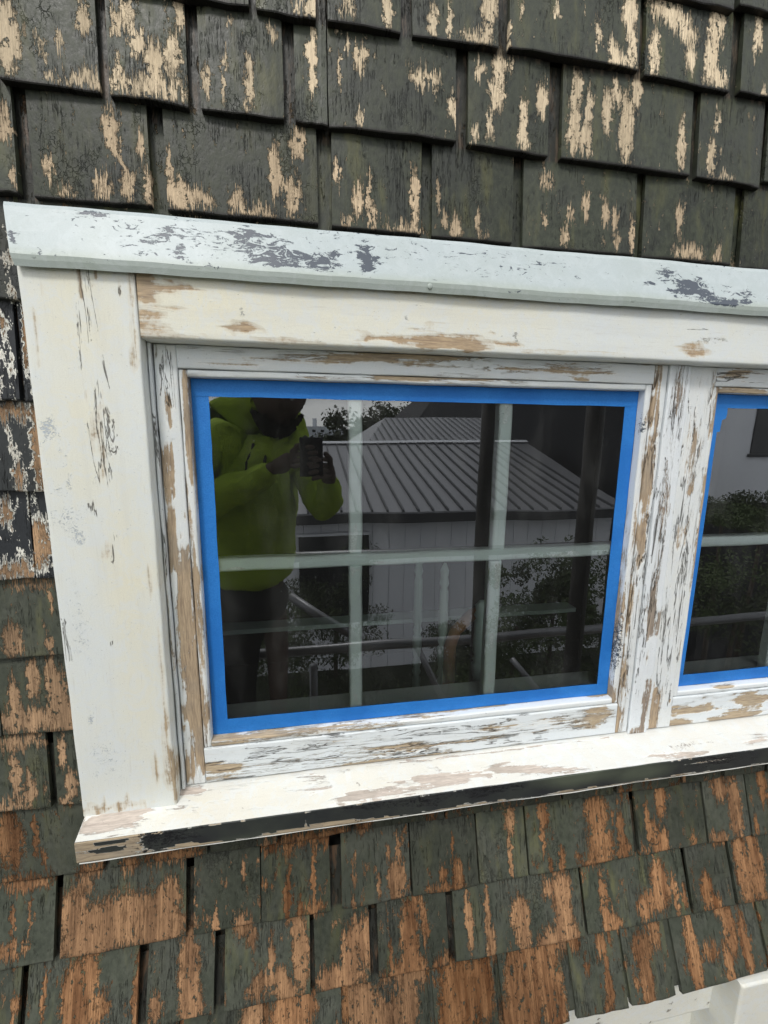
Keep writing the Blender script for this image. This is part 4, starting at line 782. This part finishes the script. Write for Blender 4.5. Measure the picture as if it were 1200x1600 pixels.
# scaffold
def sc_tube(name, a, b_, r, label, mat, grp='scaffold tubes'):
    a, b_ = Vector(a), Vector(b_); e = tube(name, [Vector((0, 0, 0)), b_ - a], r, mat, None, 16); e.location = a; tag(e, label, 'scaffold tube', grp); return e
p = back(760, 700, .95); sc_tube('scaffold_standard', (p.x, p.y, -4.6), (p.x, p.y, 1.6), .029, 'dark upright scaffold tube crossing the ribbed roof in the glass', MT['tubed'])
p = back(925, 700, .95); sc_tube('scaffold_standard', (p.x, p.y, -4.6), (p.x, p.y, 1.6), .036, 'thick dark upright tube beside the edge of the first pane', MT['tubed'])
p = back(1500, 700, .95); sc_tube('scaffold_standard', (-1.3, p.y, -4.6), (-1.3, p.y, 1.6), .024, 'dark upright tube at the far side of the photographer', MT['tubed'])
z1, z2 = back(600, 866, 1.25).z, back(600, 1008, 1.25).z
sc_tube('scaffold_ledger', (-1.6, -1.25, z1), (3.2, -1.25, z1), .024, 'upper horizontal guard tube behind the photographer', MT['tube'])
sc_tube('scaffold_ledger', (-1.6, -1.25, z2), (3.2, -1.25, z2), .024, 'lower horizontal guard tube behind the photographer', MT['tube'])
sc_tube('scaffold_brace', back(455, 932, 1.5), back(566, 1003, 1.35), .022, 'short diagonal brace tube under the dark house window', MT['tube'])
sc_tube('scaffold_brace', back(645, 1000, 1.5), back(700, 1110, 1.3), .018, 'steep diagonal tube below the lower guard tube', MT['tube'])
sc_tube('scaffold_brace', back(800, 1030, 1.5), back(850, 1090, 1.35), .018, 'short slanting tube low beside the right pane', MT['tube'])
sc_tube('scaffold_transom', back(491, 1040, 1.3), back(493, 1180, 1.3), .020, 'short pale upright tube beneath the guard tubes', MT['tube'])
for i, y in enumerate((-.62, -.86, -1.10)):
    pl = box('scaffold_plank', (-1.6, -.112, -.02), (3.2, .112, .018), MT['deck'], None, .003); pl.location = (0, y, -1.62); tag(pl, ['scaffold plank nearest the wall under the photographer', 'middle scaffold plank under the photographer', 'outer scaffold plank beneath the guard tubes'][i], 'plank', 'planks of the scaffold deck')

# ------------------------------------------------------------------ the photographer, seen only in the glass
def skinned(name, chains, mat, parent, sub=2):
    """chains: lists of ((x, y, z), radius) joined where points coincide"""
    vs, rs, es, idx = [], [], [], {}
    for ch_ in chains:
        prev = None
        for p, r in ch_:
            key = tuple(round(q, 4) for q in p)
            if key not in idx: idx[key] = len(vs); vs.append(p); rs.append(r)
            i = idx[key]
            if prev is not None and prev != i: es.append((prev, i))
            prev = i
    me = bpy.data.meshes.new(name); me.from_pydata([tuple(v) for v in vs], es, []); me.update()
    o = link(me, name, mat, parent); sm = o.modifiers.new('skin', 'SKIN'); sm.use_smooth_shade = True
    for i, d in enumerate(me.skin_vertices[0].data if me.skin_vertices else []):
        rr = rs[i]; d.radius = rr if hasattr(rr, '__len__') else (rr, rr); d.use_root = (i == 0)
    ss = o.modifiers.new('sub', 'SUBSURF'); ss.levels = ss.render_levels = sub; return o
def ensure_skin(o): pass
SKIN = plain('weathered_skin', (.075, .045, .034), .55, .4); HAIR = plain('dark_hair', (.012, .010, .009), .8, .3, 0, .5, 120, .002)
b = NB('hi_vis_fleece'); g = b.n('ShaderNodeTexCoord').outputs['Object']; n1 = b.noise(g, 9, 4, .6); n2 = b.noise(g, 300, 2, .6)
b.bsdf(b.mix(n1, (.24, .36, .03), (.45, .60, .06)), .8, b.bump(b.math('ADD', b.math('MULTIPLY', n1, 6.), n2), .004), .25); HIVIS = b.m
PANTS = plain('black_trousers', (.012, .012, .014), .8); BLK = plain('phone_black', (.012, .012, .014), .25, .5)
person = tag(empty('person', (-.22, -1.14, -1.60)), 'person in a lime green hoodie holding up a phone, mirrored in the taped window', 'person'); PE = Vector(person.location)
def w_(p): return tuple(Vector(p) - PE)
neck = (-.115, -1.10, -.03); chest = (-.205, -1.13, -.24); waist = (-.225, -1.15, -.52); hip = (-.225, -1.15, -.72)
shR, shL = (-.37, -1.04, .02), (-.035, -1.10, -.09)   # as the image shows them, left and right
elL, wrL = (-.43, -.96, -.27), (-.115, -.90, -.115)
elR, wrR = (.065, -1.00, -.275), (.085, -.905, -.145)
body = skinned('body', [[(w_(hip), .12), (w_(waist), .12), (w_(chest), .13), (w_(neck), .055), (w_((-.10, -1.08, .04)), .055)],
   [(w_(chest), .13), (w_(shR), .05), (w_(elL), .030), (w_(wrL), .026), (w_((-.06, -.86, -.10)), .034)], [(w_(chest), .13), (w_(shL), .05), (w_(elR), .042), (w_(wrR), .028), (w_((.072, -.86, -.11)), .034)],
   [(w_(hip), .12), (w_((-.31, -1.15, -.80)), .06), (w_((-.31, -1.12, -1.18)), .04), (w_((-.31, -1.15, -1.52)), .03), (w_((-.31, -1.03, -1.57)), .035)],
   [(w_(hip), .12), (w_((-.14, -1.15, -.80)), .06), (w_((-.14, -1.12, -1.18)), .04), (w_((-.14, -1.15, -1.52)), .03), (w_((-.14, -1.03, -1.57)), .035)]], SKIN, person)
hood = skinned('hoodie', [[(w_((-.225, -1.15, -.66)), (.20, .15)), (w_((-.225, -1.15, -.52)), (.19, .15)), (w_((-.215, -1.13, -.34)), (.185, .15)), (w_((-.20, -1.12, -.18)), (.17, .13)), (w_((-.14, -1.10, -.06)), (.10, .09)), (w_((-.115, -1.11, -.015)), (.085, .085))],
   [(w_((-.20, -1.12, -.18)), (.17, .13)), (w_(shR), .12), (w_(elL), .088), (w_((-.27, -.93, -.20)), .072), (w_(wrL), .043)],
   [(w_((-.20, -1.12, -.18)), (.17, .13)), (w_(shL), .08), (w_(elR), .078), (w_((.09, -.96, -.24)), .066), (w_(wrR), .045)]], HIVIS, person)
skinned('trousers', [[(w_((-.225, -1.15, -.58)), (.165, .13)), (w_((-.225, -1.15, -.72)), (.17, .13)), (w_((-.31, -1.15, -.84)), .10), (w_((-.31, -1.12, -1.18)), .075), (w_((-.31, -1.15, -1.50)), .062)], [(w_((-.225, -1.15, -.70)), (.16, .13)), (w_((-.14, -1.15, -.84)), .10), (w_((-.14, -1.12, -1.18)), .075), (w_((-.14, -1.15, -1.50)), .062)]], PANTS, person)
for sx_ in (-.31, -.14): bb_ = box('boot', w_((sx_ - .05, -1.20, -1.60)), w_((sx_ + .05, -.93, -1.50)), BLK, person, .03)
# hands: palm plus four bent fingers and a thumb closing on the phone
def hand(w, palm, tips, thumb, name='hand'):
    ch_ = []
    knk = [Vector(palm) + Vector(o_) for o_ in ((0, 0, .030), (0, 0, .010), (0, 0, -.010), (0, 0, -.028))]
    chains = [[(w_(w), .026), (w_(palm), (.020, .034))]]
    o = skinned(name, chains, SKIN, person)
    for k, tp in enumerate(tips):
        a = knk[k]; tp = Vector(tp); mid = (a + tp) / 2 + Vector((0, .018, .006)); q = mid.lerp(tp, .55) + Vector((0, .006, 0))
        skinned('finger', [[(w_(Vector(palm)), .010), (w_(a), .0095), (w_(mid), .009), (w_(q), .0082), (w_(tp), .007)]], SKIN, person, 1)
    skinned('thumb', [[(w_(Vector(palm) + Vector((0, -.005, -.02))), .012), (w_(thumb[0]), .0105), (w_(thumb[1]), .009)]], SKIN, person, 1)
PH0, PH1 = Vector((-.019, -.742, -.135)), Vector((.057, -.733, -.004))   # phone body, lens up at its corner
hand(wrL, (-.045, -.815, -.078), [(.030, -.722, -.036), (.042, -.721, -.054), (.044, -.722, -.073), (.034, -.724, -.092)], [(-.030, -.78, -.035), (-.012, -.745, -.028)])
hand(wrR, (.082, -.810, -.112), [(.022, -.716, -.082), (.010, -.716, -.102), (.008, -.717, -.122), (.018, -.720, -.142)], [(.084, -.78, -.075), (.062, -.745, -.055)])
# head: one shaped mesh with brow, nose, jaw and ears
bm = bmesh.new(); bmesh.ops.create_uvsphere(bm, u_segments=40, v_segments=28, radius=1)
for v in bm.verts:
    x, y, z = v.co; x *= .078; yy = y * .098; zz = z * .118
    if z < -.1: x *= 1 - .28 * (-z - .1); yy *= 1 - .10 * (-z)
    f_ = max(0, y)                             # +y faces the wall
    yy += .016 * math.exp(-((x / .012) ** 2)) * math.exp(-(((zz + .012) / .022) ** 2)) * f_
    yy -= .008 * (math.exp(-(((abs(x) - .032) / .013) ** 2)) * math.exp(-(((zz - .012) / .010) ** 2))) * f_
    yy += .005 * math.exp(-(((zz - .032) / .010) ** 2)) * f_
    yy += .005 * math.exp(-((x / .026) ** 2)) * math.exp(-(((zz + .060) / .008) ** 2)) * f_
    xx = x + (.012 * math.copysign(1, x) * math.exp(-((zz / .028) ** 2)) * math.exp(-((yy / .018) ** 2)))
    v.co = (xx, yy, zz)
me = bpy.data.meshes.new('head'); bm.to_mesh(me); bm.free(); hd = link(me, 'head', SKIN, person); hd.location = w_((-.095, -1.02, .142)); hd.scale = (1.16, 1.16, 1.16); hd.rotation_euler = (R(-12), R(6), R(-8))
me.polygons.foreach_set('use_smooth', [True] * len(me.polygons))
for sx_ in (-1, 1):
    e_ = tube('eye', [(sx_ * .032, .078, .012), (sx_ * .032, .086, .012), (sx_ * .032, .0905, .012)], [.011, .010, .004], plain('eye_white', (.6, .6, .58), .2), hd, 12)
def shell(name, keep, off, mat, jit):
    bm = bmesh.new(); bm.from_mesh(me); bmesh.ops.delete(bm, geom=[v for v in bm.verts if not keep(v.co)], context='VERTS')
    bmesh.ops.subdivide_edges(bm, edges=bm.edges[:], cuts=1, use_grid_fill=True); bm.normal_update()
    for v in bm.verts: v.co += v.co.normalized() * (off + random.uniform(0, jit))
    m2 = bpy.data.meshes.new(name); bm.to_mesh(m2); bm.free(); return link(m2, name, mat, hd)
shell('beard', lambda c_: c_.z < -.028 and c_.y > -.03 and not (abs(c_.x) < .02 and -.058 < c_.z < -.05 and c_.y > .05), .010, HAIR, .016)
shell('hair', lambda c_: (c_.z > .045) or (c_.y < -.02 and c_.z > -.05), .012, HAIR, .009)
skinned('hood', [[(w_((-.16, -1.19, .06)), .13), (w_((-.22, -1.17, .13)), .085)], [(w_((-.31, -1.06, -.03)), .075), (w_((-.30, -1.10, .10)), .085), (w_((-.22, -1.17, .13)), .085), (w_((-.10, -1.20, .10)), .085), (w_((-.02, -1.13, .0)), .06), (w_((-.045, -1.03, -.06)), .045), (w_((-.13, -1.0, -.10)), .04)]], HIVIS, person)
tx = bpy.data.textures.new('cloth_folds', 'CLOUDS'); tx.noise_scale = .13; tx.noise_depth = 2
for o in person.children:
    if o.name.split('.')[0] in ('hoodie', 'hood', 'trousers'):
        dm = o.modifiers.new('folds', 'DISPLACE'); dm.texture = tx; dm.strength = .075 if o.name[:4] == 'hood' else .03; dm.mid_level = .5 if o.name[:4] == 'hood' else .3; dm.texture_coords = 'LOCAL'
        o.modifiers['sub'].levels = o.modifiers['sub'].render_levels = 3
# drawstrings of the hood
tube('drawstring', [w_((-.14, -.985, -.03)), w_((-.15, -.955, -.10)), w_((-.155, -.95, -.19))], .006, PANTS, person, 8)
tube('drawstring', [w_((-.19, -.99, -.03)), w_((-.215, -.965, -.10)), w_((-.225, -.96, -.17))], .006, PANTS, person, 8)
# the phone, top corner carrying the lens
phone = box('phone', PH0 - (PH0 + PH1) / 2, PH1 - (PH0 + PH1) / 2, BLK, None, .004); phone.location = (PH0 + PH1) / 2
tag(phone, 'dark phone held upright in both hands, mirrored in the taped window', 'phone')
tube('lens', [(-.019, .005, .062), (-.019, .0075, .062)], .009, MT['winglass'], phone, 16); tube('lens', [(.002, .005, .062), (.002, .0075, .062)], .007, MT['winglass'], phone, 16)

print('objects', len(bpy.data.objects))
